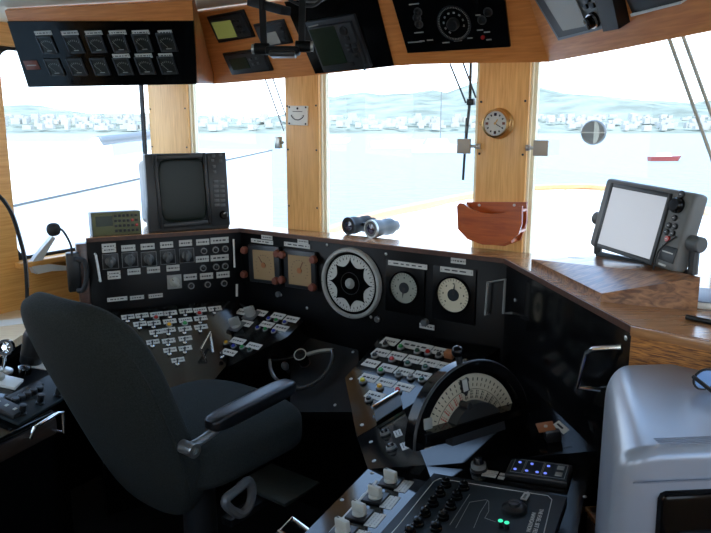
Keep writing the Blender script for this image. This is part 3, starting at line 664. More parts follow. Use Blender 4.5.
for s_ in (1,):
    b = MB(); b.soft((0, 0, 0), (.066, .33, .045), 'leather', 5, 8); ar = obj('armrest', b, t, Matrix.Translation((s_*.268, -.01, .88)) @ Matrix.Rotation(math.radians(3), 4, 'X'))
    b = MB(); b.tube([(0, -.14, -.02), (0, -.20, -.03), (-s_*.01, -.235, -.035)], .012, 'grey_metal', 10, smooth=4); b.cyl((-s_*.05, -.235, -.035), (s_*.018, -.235, -.035), .018, 'grey_metal', 18); b.ring(.010, .019, 0, .006, 'steel', 18, Matrix.Translation((s_*.018, -.235, -.035)) @ Matrix.Rotation(PI/2*s_, 4, 'Y')); obj('pivot_bracket', b, ar)
ci = t.matrix_basis.inverted(); g_ = (t.matrix_basis.to_3x3() @ V((0, 1, 0))); r_ = (t.matrix_basis.to_3x3() @ V((1, 0, 0)))
CP = Pl(t.matrix_basis @ V((.255, 0, .6)), g_, r_)
b = MB(); b.tube([ci @ CP.hit(*k) for k in ((226, 499), (238, 489), (248, 481), (252, 490), (249, 506), (240, 514), (228, 507))], .014, 'grey_metal', 8, smooth=4, closed=True); obj('side_bracket', b, t)
b = MB(); b.cyl((0, 0, .05), (0, 0, .62), .06, 'dark_metal', 24, .05); b.lathe([(.24, 0), (.24, .02), (.1, .05), (.07, .06)], 'dark_metal', 32); b.box((0, 0, .63), (.3, .3, .04), 'dark_metal', .01); obj('pedestal', b, t)
b = MB(); b.box((0, 0, 0), (.26, .20, .015), 'plate_green_grey', .004); b.box((0, -.14, -.03), (.05, .26, .03), 'dark_metal', .004); fp_ = t.matrix_basis.inverted() @ hitz(278, 484, .30); Tf = Matrix.Translation(fp_); obj('footrest', b, t, Tf)
# ------------------------------------------------------------------ left wing desk
zW = .80
def W3(px, py): return hitz(px, py, zW)
f0, f1 = hitz(0, 438, zW), hitz(72, 403, zW)
fd = (f1-f0).normalized(); wn = V((-fd.y, fd.x, 0))        # wn points towards the left wall
DWf = Pl(f0, fd, V((0, 0, 1))); DWg = Pl(f0, fd, V((0, 0, 1))*math.cos(.28)-wn*math.sin(.28))
gap = (LW.o-f0).dot(-LW.n) if False else abs((f0-LW.o).dot(LW.n))
T = DWg.mat(f0); t = thing('wing_desk', 'low side desk along the left wall with a black top and wooden front', 'console', T)
b = MB(); b.box((-.35, .22, -.012), (1.1, .44, .024), 'desk_gloss', .003); obj('desk_top', b, t)
b = MB(); b.box((-.35, .30, -.42), (1.08, .58, .76), 'black_panel'); b.box((.30, .46, -.42), (.5, .26, .76), 'black_panel'); b.box((-.35, .002, -.045), (1.1, .012, .05), 'dim_wood', .003); obj('desk_front', b, t, rel(t, DWf.mat(f0)))
FW = sub(vert(f0, f1), .03)
bail('grab_handle', t, [FW.hit(31, 440)-FW.n*.03, FW.hit(31, 438), FW.hit(34, 428), FW.hit(58, 413), FW.hit(63, 412), FW.hit(64, 432), FW.hit(64, 433)-FW.n*.03], .006)
# pale wooden shelf along the wall
dmin = min((f0-LW.o).dot(LW.n), ((f0+fd*.65)-LW.o).dot(LW.n))
s0 = hitz(0, 349, .90); 
sp = [hitz(-40, 372, .90), hitz(24, 334, .90), hitz(48, 317, .90)]
so = []
for p in (sp[2], sp[0]):
    so.append(p-LW.n*((p-LW.o).dot(LW.n)-.003))
t = thing('side_shelf', 'pale wooden shelf along the left wall beside the chair', 'shelf', Matrix.Translation((0, 0, .9)))
b = MB(); b.prism([(p.x, p.y) for p in (sp[0], sp[1], sp[2], so[0], so[1])], -.03, 0, 'wood_counter'); b.prism([(p.x, p.y) for p in (sp[0]+LW.n*-.01, sp[2]+LW.n*-.01, so[0], so[1])], -.07, -.03, 'black_panel'); obj('shelf_board', b, t)
# things on the wing desk
T, w, h = DWg.q4((-12, 409), (52, 376), (76, 393), (15, 430)); t = thing('radio_unit', 'flat dark radio control unit with knobs lying on the left side desk', 'radio', T)
b = MB(); b.box((0, 0, .006), (w, h, .012), 'board_slate', .003); obj('case', b, t)
DWt = Pl(DWg.o+DWg.n*.012, DWg.ex, DWg.n)
e = DWt.uv(52, 371)-DWt.uv(0, 397); rw = math.atan2(e.y, e.x)
b = MB(); b.box((0, 0, .004), (w*.5, h*.22, .008), 'black_plastic', .002)
obj('button_bar', b, t, rel(t, DWt.fr(25, 392, rw)))
for k in range(5):
    b = MB(); b.lathe([(.012, 0), (.012, .012), (.009, .016), (0, .016)], 'dark_metal', 14); obj('button', b, t, rel(t, DWt.fr(15+k*6.1, 402-k*2.9)))
for px, py in ((22, 414), (40, 403.5), (58, 396)):
    b = MB(); b.lathe([(.013, 0), (.013, .006), (.010, .008), (.010, .032), (0, .033)], 'black_plastic', 16); obj('knob', b, t, rel(t, DWt.fr(px, py)))
b = MB(); b.box((0, 0, .008), (.05, .10, .016), 'charcoal_plastic', .004)
for k in range(3): b.box((0, -.03+k*.03, .0165), (.012, .008, .002), 'ivory')
obj('keypad', b, t, rel(t, DWt.fr(6, 410, rw)))
T = DWg.fr(24, 373); t = thing('push_button', 'round button with a chrome ring on the left side desk, beside the chair', 'button', T)
b = MB(); b.ring(.014, .02, 0, .022, 'chrome', 24); obj('ring', b, t); b = MB(); b.lathe([(.014, 0), (.014, .02), (0, .021)], 'cap_black', 20); obj('button_cap', b, t)
T = DWg.fr(3, 372); t = thing('control_lever', 'chrome control lever with a spoked black knob at the left edge', 'lever', T)
b = MB(); b.lathe([(.03, 0), (.03, .006), (.012, .012), (0, .012)], 'steel', 20); b.cyl((0, 0, .008), (0, 0, .07), .006, 'chrome', 12); obj('stem', b, t)
kz = Pl(DWg.hit(3, 372)+DWg.n*.09, V((1, 0, 0)), V((0, -1, .25)))
b = MB(); b.ring(.018, .026, -.008, .008, 'black_gloss', 24)
for k in range(3): b.box((0, 0, 0), (.044, .006, .008), 'chrome', .001, Matrix.Rotation(k*PI/3, 4, 'Z'))
b.ring(.001, .008, -.01, .012, 'chrome', 12); obj('spoked_knob', b, t, rel(t, kz.mat(kz.o)))
T = DWg.fr(31, 362); t = thing('black_canister', 'upright black cylindrical container standing on the side desk behind the chair', 'canister', T)
b = MB(); b.lathe([(.034, 0), (.036, .004), (.036, .10), (.030, .118), (.028, .122), (.028, .145), (.022, .152), (0, .153)], 'black_plastic', 28); obj('body', b, t)
b = MB(); b.ring(.0362, .0368, .03, .036, 'dark_metal', 28); obj('band', b, t)
T = DWg.fr(45, 366); t = thing('name_plate', 'white plate with a screw lying flat on the side desk against the chair back', 'plate', T)
b = MB(); b.box((0, 0, .002), (.055, .085, .004), 'white_label', .001, Matrix.Rotation(.5, 4, 'Z')); b.cyl((-.02, .02, .004), (-.02, .02, .006), .004, 'ink', 10); obj('plate', b, t)
T = DWg.fr(5, 383); t = thing('white_tray', 'pale plastic tray at the left edge of the side desk', 'tray', T)
b = MB(); b.box((0, 0, .006), (.06, .09, .012), 'white_plastic', .003, Matrix.Rotation(.4, 4, 'Z')); b.sph((-.01, .02, .018), (.02, .02, .014), 'ivory', 14); obj('body', b, t)
T = Matrix.Translation(hitz(6, 323, .9)) @ Matrix.Rotation(.5, 4, 'Z'); t = thing('paper_sheet', 'loose white sheet of paper on the pale wooden side shelf', 'paper', T)
b = MB(); b.box((0, 0, .001), (.13, .09, .002), 'paper'); obj('sheet', b, t)
# black curved tube by the left wall
NP = Pl(LW.o+LW.n*.12, LW.ex, LW.n)
pts = [NP.hit(-30, 183), NP.hit(-12, 188), NP.hit(2, 199), NP.hit(12, 215), NP.hit(20, 240), NP.hit(25, 262), NP.hit(27, 288), NP.hit(27, 306)]
pts.append(V((pts[-1].x, pts[-1].y, .90)))
T = Matrix.Translation(pts[-1]); t = thing('curved_tube', 'thin black curved tube standing before the wooden wall at far left', 'tube', T)
b = MB(); b.tube([p-pts[-1] for p in pts], .0075, 'black_rubber', 10, smooth=5); obj('hose', b, t)
b = MB(); b.tube([p-pts[-1]+V((.012, -.008, .004)) for p in pts[2:-2]], .002, 'grey_metal', 6, smooth=5); obj('wire', b, t)
# forked grey arm on the sill
SP = Pl(LW.o+LW.n*.03, LW.ex, LW.n)
T = SP.fr(36, 268); t = thing('forked_bracket', 'pale grey forked metal bracket on the left window sill', 'bracket', T); Ti = T.inverted()
def strip(pts): return [tuple((Ti @ SP.hit(*k))[:2]) for k in pts]
b = MB(); b.prism(strip([(29, 264), (36, 254), (51, 236), (54, 238), (43, 256), (39, 264), (40, 270), (33, 273)]), -.012, .012, 'white_plastic'); obj('upper_arm', b, t)
b = MB(); b.prism(strip([(36, 266), (40, 263), (68, 266), (69, 270), (50, 271), (36, 274)]), -.01, .01, 'white_plastic'); obj('lower_arm', b, t)
# handset box and gooseneck microphone at the left end of the console
ML = Pl(FL.o+FL.n*.03, FL.ex, FL.n)
pB = ML.hit(78, 292)
T = ML.fr(78, 292); t = thing('handset_holder', 'black handset in its holder at the left end of the switch panel', 'handset', T); Ti = T.inverted()
_, hh = ML.size(78, 275, 10, 39)
b = MB(); b.box((-.008, hh*.5, -.02), (.05, hh, .04), 'black_plastic', .006); obj('holder', b, t)
b = MB(); b.tube([(.0, hh*.85, .01), (.03, hh*.8, .03), (.034, hh*.45, .034), (.02, hh*.1, .03), (.0, hh*.05, .01)], .010, 'black_rubber', 10, smooth=5); obj('handset', b, t)
T = Matrix.Translation(ML.hit(72, 254)); t = thing('microphone', 'gooseneck microphone with black foam ball in front of the left window', 'microphone', T); Ti = T.inverted()
b = MB(); b.tube([Ti @ ML.hit(*k) for k in ((72, 256), (71, 246), (67, 237), (62, 230), (57, 228))], .0045, 'black_rubber', 8, smooth=4); obj('gooseneck', b, t)
p = Ti @ ML.hit(53.5, 229.5); b = MB(); b.soft(p, (.05, .046, .052), 'black_rubber', 2.4, 8); obj('foam_ball', b, t)
# ------------------------------------------------------------------ radar display, box shaped (left)
m0, m1 = hitz(149, 233.5, ZL), hitz(231, 228, ZL)
m0 = a_.lerp(b_, (m0-a_).dot(b_-a_)/(b_-a_).length_squared)+PLf.n*-.02; m1 = a_.lerp(b_, (m1-a_).dot(b_-a_)/(b_-a_).length_squared)+PLf.n*-.02
RP = vert(m0, m1, -3)
T, w, h = RP.q4((145.4, 154.5), (225.4, 150.7), (231, 227), (149, 233)); Tm = RP.mat(m0.lerp(m1, .5))
t = thing('radar_monitor', 'bulky black box radar monitor with a dark screen on the left ledge', 'monitor', Tm)
hm = h; wm = w
b = MB(); b.box((0, hm/2, -.03), (wm, hm, .06), 'charcoal_plastic', .008); b.box((0, hm*.5, -.17), (wm*.9, hm*.86, .24), 'dark_plastic', .02); obj('case', b, t)
Ts, sw, sh = RP.q4((158, 160), (203, 157.5), (208, 220), (162, 222)); Td, dw, dh = RP.q4((154, 155), (205, 152.5), (210.5, 224), (158, 229))
b = MB(); P2 = (dw, dh); b.ring(.001, .002, 0, .001, 'black_plastic', 8)
for c, d in (((-(dw+sw)/4, 0), ((dw-sw)/2, dh)), (((dw+sw)/4, 0), ((dw-sw)/2, dh)), ((0, (dh+sh)/4), (sw, (dh-sh)/2)), ((0, -(dh+sh)/4), (sw, (dh-sh)/2))): b.box((c[0], c[1], .008), (d[0], d[1], .016), 'black_plastic', .003)
obj('screen_bezel', b, t, rel(t, Td))
b = MB(); b.soft((0, 0, .002), (sw*1.02, sh*1.02, .006), 'crt', 6, 8); obj('screen', b, t, rel(t, Ts))
Tp, pw, ph = RP.q4((206, 153), (225, 152), (230, 225), (212, 226)); b = MB(); b.box((0, 0, .003), (pw, ph, .006), 'dark_plastic', .002); obj('control_strip', b, t, rel(t, Tp))
for r in range(6):
    for c in range(2):
        b = cached('rb', lambda: MB().box((0, 0, .003), (.022, .011, .006), 'grey_plastic', .001).mesh('key')); link('key', b, t, rel(t, RP.fr(215.3+c*5.8+r*.25, 181.5+r*4.7, 0, .006)))
for px, py in ((213, 156), (220, 155), (212, 160.5), (220, 161), (213.5, 166.5), (214, 172)): link('key', cached('rb2', lambda: MB().box((0, 0, .003), (.014, .012, .006), 'grey_plastic', .002).mesh('key')), t, rel(t, RP.fr(px, py, 0, .006)))
b = MB(); b.lathe([(.018, 0), (.018, .012), (.014, .018), (0, .018)], 'black_gloss', 24); b.box((.006, .006, .0185), (.01, .003, .002), 'white_label', T=Matrix.Rotation(.7, 4, 'Z')); obj('knob', b, t, rel(t, RP.fr(223, 214.7, 0, .006)))
# green instrument
g0 = hitz(93, 237, ZL)-PLf.n*.03; 
GP = vert(a_+PLf.n*-.03, b_+PLf.n*-.03, -4)
T, w, h = GP.q4((90.5, 213.5), (140, 209.7), (142, 233.5), (93, 237)); 
t = thing('loran_receiver', 'small olive faced instrument with keypad left of the box radar', 'instrument', GP.mat(T.translation))
b = MB(); b.box((0, 0, -.06), (w, h, .12), 'black_plastic', .004); obj('case', b, t)
b = MB(); b.box((0, 0, .001), (w*.97, h*.94, .003), 'olive_face', .001); obj('face', b, t)
b = MB(); b.box((0, 0, .003), (w*.34, h*.42, .003), 'lcd_dark'); obj('display', b, t, Matrix.Translation((-w*.25, h*.12, 0)))
for r in range(4):
    for c in range(6):
        cp = 'cap_red' if (r, c) in ((2, 5), (1, 4)) else 'black_plastic'
        link('key', cached(('gk', cp), lambda: MB().box((0, 0, .004), (.011, .011, .005), cp, .001).mesh('key')), t, Matrix.Translation((w*(-.02+c*.085), h*(.32-r*.21), 0)))
# ------------------------------------------------------------------ binoculars
t_ = hitz(366, 238, ZL)
bd = (ray(366, 230)*-1); bd.z = 0; bd.normalize()
T = Matrix.Translation(hitz(368, 235, ZL)) @ Matrix.Rotation(math.atan2(WF.n.y, WF.n.x)+PI/2-.2, 4, 'Z')
t = thing('binoculars', 'pair of black binoculars lying on the ledge at the foot of the middle window', 'binoculars', T)
for s_ in (-1, 1):
    b = MB(); z0 = .036
    x = s_*.064
    Tb2 = Matrix.Translation((x, -.05, z0)) @ Matrix.Rotation(-PI/2, 4, 'X')
    b.lathe([(.027, 0), (.036, .0), (.036, .035), (.033, .05), (.03, .075), (.034, .085), (.034, .115), (.024, .125), (.022, .15), (.018, .155)], 'black_rubber' if s_ < 0 else 'grey_plastic', 28, Tb2)
    b.ring(.030, .0365, -.002, .008, 'steel' if s_ > 0 else 'black_plastic', 28, Tb2); br = obj('barrel', b, t)
    b = MB(); b.lathe([(.028, .002), (.02, .0), (0, -.003)][::-1], 'lens_glass', 24, Tb2); obj('lens', b, br)
b = MB(); b.box((0, .015, .042), (.09, .04, .014), 'black_plastic', .004); b.cyl((0, -.0, .044), (0, .07, .044), .010, 'dark_metal', 16); obj('hinge', b, t)
# ------------------------------------------------------------------ radar display on the wooden block (right)
hL, hF, hR, hB = .030, .022, .083, .060
gL, gF, gR = hitz(531, 268.6, ZL), hitz(601, 302, ZL), hitz(697, 311, ZL); gB = gL+gR-gF
gR = flat(hitz(697, 311, ZL), ZL)
def up(p, h): return V((p.x, p.y, ZL+h))
cB = (gL+gF+gR+gB)/4; cB.z = ZL
t = thing('radar_block', 'sloping varnished wooden block on the right ledge under the grey radar display', 'wooden block', Matrix.Translation(cB))
b = MB(); q = [gL, gF, gR, gB]; hs = [hL, hF, hR, hB]
b.hexa([p-cB for p in q], [up(p, h)-cB for p, h in zip(q, hs)], 'wood_block'); obj('block', b, t)
i0, i1 = gL.lerp(gB, .62), gL.lerp(gB, .78); j0, j1 = gF.lerp(gR, .1), gF.lerp(gR, .1)
b = MB(); ftop = lambda u, v: up(gL.lerp(gF, u).lerp(gB.lerp(gR, u), v), (hL*(1-u)+hF*u)*(1-v)+(hB*(1-u)+hR*u)*v)-cB
Q = [(0.02, .48), (.28, .60), (.28, .70), (.02, .58)]
b.hexa([ftop(*k)-V((0, 0, .002)) for k in Q], [ftop(*k)+V((0, 0, .0012)) for k in Q], 'wood_ledge_edge'); obj('inlay', b, t)
r0 = hitz(588, 244.5, 1.315); r1 = r0+V((math.cos(math.radians(-70)), math.sin(math.radians(-70)), 0))
RD = vert(r0, r1, -11.3)
T, w, h = RD.q4((607, 178.5), (695, 191.5), (674, 274), (587, 243.5))
t = thing('radar_display', 'grey flat radar display with a blank silver screen on the wooden block at right', 'radar display', T)
b = MB(); b.box((0, 0, -.025), (w, h, .05), 'grey_case', .012, seg=3); b.box((0, 0, -.06), (w*.84, h*.8, .03), 'dark_plastic', .012); obj('case', b, t)
Ts, sw, sh = RD.q4((614, 187), (668, 198), (650, 262), (598.5, 241)); Ti = rel(t, Ts)
sx, sy = Ti.translation.x, Ti.translation.y
b = MB(); fwk = .012
for c, d in (((-sw/2-fwk/2, 0), (fwk, sh+2*fwk)), ((sw/2+fwk/2, 0), (fwk, sh+2*fwk)), ((0, sh/2+fwk/2), (sw, fwk)), ((0, -sh/2-fwk/2), (sw, fwk))): b.box((sx+c[0], sy+c[1], .001), (d[0], d[1], .006), 'black_plastic', .001)
obj('screen_bezel', b, t)
b = MB(); b.box((sx, sy, .001), (sw, sh, .003), 'lcd_painted_glare'); obj('screen', b, t)
def onrd(px, py): q = RD.hit(px, py); return rel(t, RD.mat(q))
b = MB(); b.lathe([(.02, 0), (.02, .01), (.016, .018), (0, .018)], 'black_gloss', 24); obj('knob', b, t, onrd(678.5, 205.5))
for px, py, m in ((682, 194.5, 'black_plastic'), (675, 218, 'black_plastic'), (669.5, 225.5, 'black_plastic'), (675.5, 226.5, 'black_plastic'), (667, 232, 'black_plastic'), (673, 233.5, 'black_plastic'), (668, 239, 'cap_red')):
    r_ = .008 if py > 200 else .010; b = MB(); b.lathe([(r_, 0), (r_, .004), (r_*.8, .006), (0, .006)], m, 18); b.box((0, 0, .0063), (r_*.7, .0015, .0005), 'white_label'); obj('key', b, t, onrd(px, py))
Tq, cw, ch = RD.q4((663, 244), (678, 249), (673, 264), (658, 259)); b = MB(); b.box((0, 0, .001), (cw, ch, .003), 'dark_plastic', .001); b.box((0, ch*.1, .003), (cw*.7, ch*.08, .0006), 'white_label'); b.box((-cw*.1, -ch*.75, .003), (cw*.5, ch*.12, .0006), 'white_label'); obj('card_door', b, t, rel(t, Tq))
b = MB(); cpts = [RD.hit(*k)+RD.n*.006 for k in ((678, 237), (668, 244), (660, 252), (657, 262), (655, 270))]; b.tube([T.inverted() @ p for p in cpts], .0022, 'black_rubber', 6, smooth=4); obj('thin_cable', b, t)
# yoke
kx = T.inverted() @ RD.hit(697, 238)
yk = w/2+.012
b = MB()
b.cyl((w/2-.002, -.02, -.03), (w/2+.035, -.02, -.03), .02, 'grey_plastic', 20); obj('pivot_knob', b, t); b = MB(); b.cyl((-w/2-.03, -.02, -.03), (-w/2+.002, -.02, -.03), .02, 'grey_plastic', 20); obj('pivot_knob', b, t)
Wt = T.inverted().to_3x3() @ V((0, 0, -1))
b = MB()
zb = ZL+.075
for s_ in (-1, 1):
    p = V((s_*(w/2+.014), -.02, -.03)); q = T @ p; drop = q.z-(zb-.002 if s_ > 0 else zb-.012); pe = p+Wt*drop
    b.tube([p, p.lerp(pe, .5), pe], .012, 'charcoal_plastic', 8)
    if s_ < 0: pl_ = pe
    else: pr_ = pe
b.tube([pl_, pr_], .009, 'charcoal_plastic', 8); obj('yoke', b, t)
# ------------------------------------------------------------------ on the pillars and panes
T = WF.fr(499, 124.5); cz = thing('ship_clock', 'round brass ship clock on the right wooden pillar', 'clock', WF.fr(499.5, 123.5) @ Matrix.Diagonal((.9, .9, .62, 1)))
Rk = WF.size(498, 123, 32, 32); R = Rk[1]*.5
b = MB(); b.lathe([(R*1.05, 0), (R*1.08, .012), (R*.9, .03), (R*.9, .05), (R*.98, .056), (R*.98, .066), (R*.86, .07), (R*.83, .055)], 'brass', 48, cap=False); obj('case', b, cz)
b = MB(); b.lathe([(R*.84, .05), (R*.84, .062), (0, .062)], 'white_dial', 48)
for k in range(12):
    a = k*PI/6; Tk = Matrix.Rotation(a, 4, 'Z'); mm = 'rust_knob' if k in (0, 6) else ('lens_glass' if k in (3, 9) else 'ink'); b.box((R*.62, 0, .0625), (R*(.2 if k % 3 == 0 else .13), R*(.18 if k % 3 == 0 else .1), .0008), mm, T=Tk)
obj('dial', b, cz)
b = MB(); b.box((R*.22, 0, .0636), (R*.55, R*.05, .001), 'ink', T=Matrix.Rotation(-.55, 4, 'Z')); b.box((R*.15, 0, .0642), (R*.36, R*.08, .001), 'brass', T=Matrix.Rotation(1.0, 4, 'Z')); b.cyl((0, 0, .0625), (0, 0, .066), R*.09, 'brass', 14); obj('hands', b, cz)
b = MB(); b.box((R*1.0, -.0, .045), (R*.18, R*.5, .03), 'brass', .003); b.cyl((-R*1.15, 0, .02), (-R*1.15, 0, .05), R*.14, 'brass', 12); b.box((-R*1.02, 0, .03), (R*.3, R*.14, .012), 'brass', .002); obj('hinge_and_latch', b, cz)
T, w, h = WF.q4((289, 105.5), (308.5, 106), (308.5, 125.5), (289, 125)); t = thing('inclinometer', 'small white square gauge plate with a curved scale on the left pillar', 'gauge', T)
b = MB(); b.box((0, 0, .004), (w, h, .008), 'white_plastic', .002)
for sx in (-1, 1):
    for sy in (-1, 1): b.cyl((sx*w*.42, sy*h*.42, .008), (sx*w*.42, sy*h*.42, .0095), w*.04, 'ink', 8)
obj('plate', b, t)
b = MB(); b.tube([(w*.34*math.cos(a), h*.12+h*.34*math.sin(a), .0085) for a in [PI+.3+k*(PI-.6)/14 for k in range(15)]], .0018, 'dark_metal', 6)
for k in range(11):
    a = PI+.3+k*(PI-.6)/10; b.box((w*.28, 0, .0084), (w*.06, .0012, .0006), 'ink', T=Matrix.Translation((0, h*.12, 0)) @ Matrix.Rotation(a, 4, 'Z'))
b.cyl((0, h*.36, .008), (0, h*.36, .0095), w*.05, 'ink', 8); b.box((0, h*.2, .0084), (w*.5, h*.03, .0006), 'ink'); obj('scale', b, t)
# window clamps
def clamp(lab, px, py, side, w=.05):
    T = WF.fr(px, py, 0, .0); t = thing('window_clamp', lab, 'clamp', T, 'window clamps beside the pillars')
    b = MB(); b.box((0, 0, .022), (w, w*1.05, .012), 'clamp_grey', .002); obj('block', b, t)
    b = MB(); b.cyl((side*w*.4, 0, .015), (side*(w*.5+.03), 0, .015), .006, 'steel', 10); b.sph((side*(w*.5+.018), 0, .015), .009, 'steel', 12); b.box((side*(w*.5+.026), 0, .007), (.012, .02, .014), 'steel', .002); obj('stem', b, t)
clamp('square steel window clamp left of the clock pillar', 466.5, 146, 1); clamp('square steel window clamp right of the clock pillar', 543, 148, -1)
T = WF.fr(280, 142.5); t = thing('window_clamp', 'little steel block on the left edge of the left pillar', 'clamp', T); b = MB(); b.box((0, 0, .01), (.028, .05, .02), 'steel', .002); b.cyl((.01, 0, .01), (.026, 0, .01), .006, 'steel', 8); obj('block', b, t)
# mahogany pocket
T, w, h = WF.q4((457.5, 204), (526, 204), (526, 245), (457.5, 245)); Tp = WF.mat(T.translation)
t = thing('wooden_pocket', 'red-brown wooden pocket rack fixed low on the clock pillar', 'rack', Tp)
fw_, fh = WF.size(490, 225, 62, 42)
FP = Pl(WF.o+WF.n*.075, WF.ex, WF.n)
fp = [(457.5, 206), (460, 203), (464, 203.5), (470, 208.5), (480, 212.5), (490, 214), (505, 213), (514, 209.5), (519, 206.5), (522.5, 206), (522, 224), (519, 234), (511, 241), (497, 245), (483, 244.5), (468, 239), (458.5, 229)]
Ti = Tp.inverted(); b = MB(); b.prism([tuple((Ti @ FP.hit(*k))[:2]) for k in fp], .068, .08, 'wood_mahogany'); obj('front_board', b, t)
bb = [(470, 203), (524, 205), (522, 243), (474, 238)]
BP = Pl(WF.o+WF.n*.006, WF.ex, WF.n); b = MB(); bpts = [tuple((Ti @ BP.hit(*k))[:2]) for k in [(467, 202), (527, 202), (527, 222), (521, 240), (505, 246), (478, 243), (468, 228)]]; b.prism(bpts, .0, .012, 'wood_mahogany')
for k in ((480, 205), (515, 205)): q = Ti @ BP.hit(*k); b.cyl((q.x, q.y, .012), (q.x, q.y, .015), .005, 'white_label', 10)
obj('back_board', b, t)
xs = [p[0] for p in bpts]; ys = [p[1] for p in bpts]
fx = [tuple((Ti @ FP.hit(*k))[:2]) for k in fp]; fxmin, fxmax = min(p[0] for p in fx), max(p[0] for p in fx); fymin = min(p[1] for p in fx)
b = MB(); b.box(((fxmin+fxmax)/2, fymin+.02, .04), ((fxmax-fxmin)*.7, .014, .06), 'wood_mahogany', .002); obj('bottom_board', b, t)
for x in (fxmin+.014, fxmax-.014):
    for y in (fymin+.055, fymin+.125): b = MB(); b.cyl((x, y, .01), (x, y, .07), .006, 'wood_mahogany', 10); obj('side_rail', b, t)
# clear-view disc and cord at the right window, wiper outside the middle window
GP2 = Pl(WF.o-WF.n*.075, WF.ex, WF.n)
T = GP2.fr(594, 132.5); t = thing('vent_disc', 'round grey disc with a pale line across on the right window pane', 'disc', T)
Rd = GP2.size(594, 132, 25, 25)[1]/2; b = MB(); b.lathe([(Rd, 0), (Rd, .010), (Rd*.9, .016), (0, .016)], 'grey_metal', 36); obj('plate', b, t)
b = MB(); b.prism(arc(Rd*.88, -PI/2, PI/2, 20), .0162, .018, 'steel', Matrix.Translation((Rd*.1, 0, 0)) @ Matrix.Scale(.5, 4, (1, 0, 0))); b.box((0, 0, .019), (Rd*1.9, Rd*.1, .003), 'white_label'); obj('cross_bar', b, t)
OP = Pl(WF.o-WF.n*.15, WF.ex, WF.n)
T = OP.fr(469, 100); t = thing('window_wiper', 'dark window wiper hanging outside the middle window next to the clock pillar', 'wiper', T); Ti = T.inverted()
b = MB(); b.tube([Ti @ OP.hit(*k) for k in ((471, 55), (470, 100), (465, 150))], .006, 'dark_metal', 8); obj('wiper_arm', b, t)
b = MB(); b.box((0, 0, 0), (.03, .025, .02), 'dark_metal', .004); obj('joint', b, t, rel(t, OP.fr(471, 102)))
b = MB(); b.tube([Ti @ OP.hit(*k) for k in ((450, 64), (466, 103))], .0035, 'dark_metal', 6); b.tube([Ti @ OP.hit(*k) for k in ((462, 60), (476, 98))], .0035, 'dark_metal', 6); obj('linkage_rod', b, t)
b = MB(); b.tube([Ti @ OP.hit(*k) for k in ((467, 118), (463, 180))], .005, 'black_rubber', 6); obj('blade', b, t)
for lab, pp in (('inner of the two slanting rods outside the right window', ((669, 38), (711, 156), (725, 200))), ('outer of the two slanting rods outside the right window, nearer the photo edge', ((683, 36), (711, 113), (735, 180)))):
    T = OP.fr(*pp[1]); t = thing('slanting_rod', lab, 'rod', T, 'slanting rods outside the right window'); b = MB(); b.tube([T.inverted() @ OP.hit(*k) for k in ((pp[0][0]-8, pp[0][1]-22),)+pp], .006, 'grey_knob', 8); obj('rod', b, t)
for lab, pp in (('left of the two thin slanting wires outside the second window', ((262, 70), (284, 131))), ('right of the two thin slanting wires outside the second window, nearer the pillar', ((270, 70), (286, 116)))):
    T = OP.fr(*pp[1]); t = thing('stay_wire', lab, 'wire', T, 'thin wires outside the second window'); b = MB(); b.tube([T.inverted() @ OP.hit(*k) for k in pp], .0035, 'grey_metal', 6); obj('wire', b, t)
# ================================================================== overhead
ZO = 1.84
oref = hitz(400, 66, ZO); OC = vert(oref, oref+WF.ex, 31)
zl = OC.hit(214, 84).z
l0, l1 = hitz(29, 86.6, zl-.012), hitz(197, 83.5, zl-.012); OL = vert(l0, l1, 31)
zr = OC.hit(549, 62).z; r0, r1 = hitz(549, 62, zr), hitz(711, 31, zr); OR = vert(r0, r1, 31)
def top_at(P, pa, pb):   # extend line pa->pb (photo points on plane) up to the ceiling
    a, b = P.hit(*pa), P.hit(*pb); k = (ZC-.013-a.z)/(b.z-a.z); return a+(b-a)*k
def hood(P, pts, T, m, th=.018):
    Ti = T.inverted(); q = [Ti @ p for p in pts]; b = MB(); b.prism([(p.x, p.y) for p in q], -th, 0, m); return b
# centre
bot = [OC.hit(*k) for k in ((214, 84), (240, 82), (264, 79.8), (315, 75), (360, 70), (394, 66), (420, 64.3), (478, 63), (549, 62))]
tl_, tr_ = top_at(OC, (214, 84), (193, 10)), top_at(OC, (549, 62), (533.6, 0))
T = OC.mat(OC.o); tC = thing('overhead_console', 'slanting wooden overhead panel above the middle windows holding displays', 'overhead panel', T)
obj('wood_panel', hood(OC, bot+[tr_, tl_], T, 'wood_overhead'), tC)
def in_panel(name, par, P, quad, m, th=.006, lift=.0, **kw):
    Tq, w, h = P.q4(*quad, lift=lift); b = MB(); b.box((0, 0, th/2), (w, h, th), m, .0015); return obj(name, b, par, rel(par, Tq), **kw), w, h, Tq
o = obj('black_panel', slab(OC, [top_at(OC, (316, 73), (287, 6)), top_at(OC, (394, 65), (378, 0)), (394, 65), (316, 73)], .006, 'black_gloss', T, lift=.005), tC)
# wedge between left and centre
wl = [OL.hit(197, 83.5), OC.hit(214, 84), tl_, top_at(OL, (197, 83.5), (193.3, 20))]
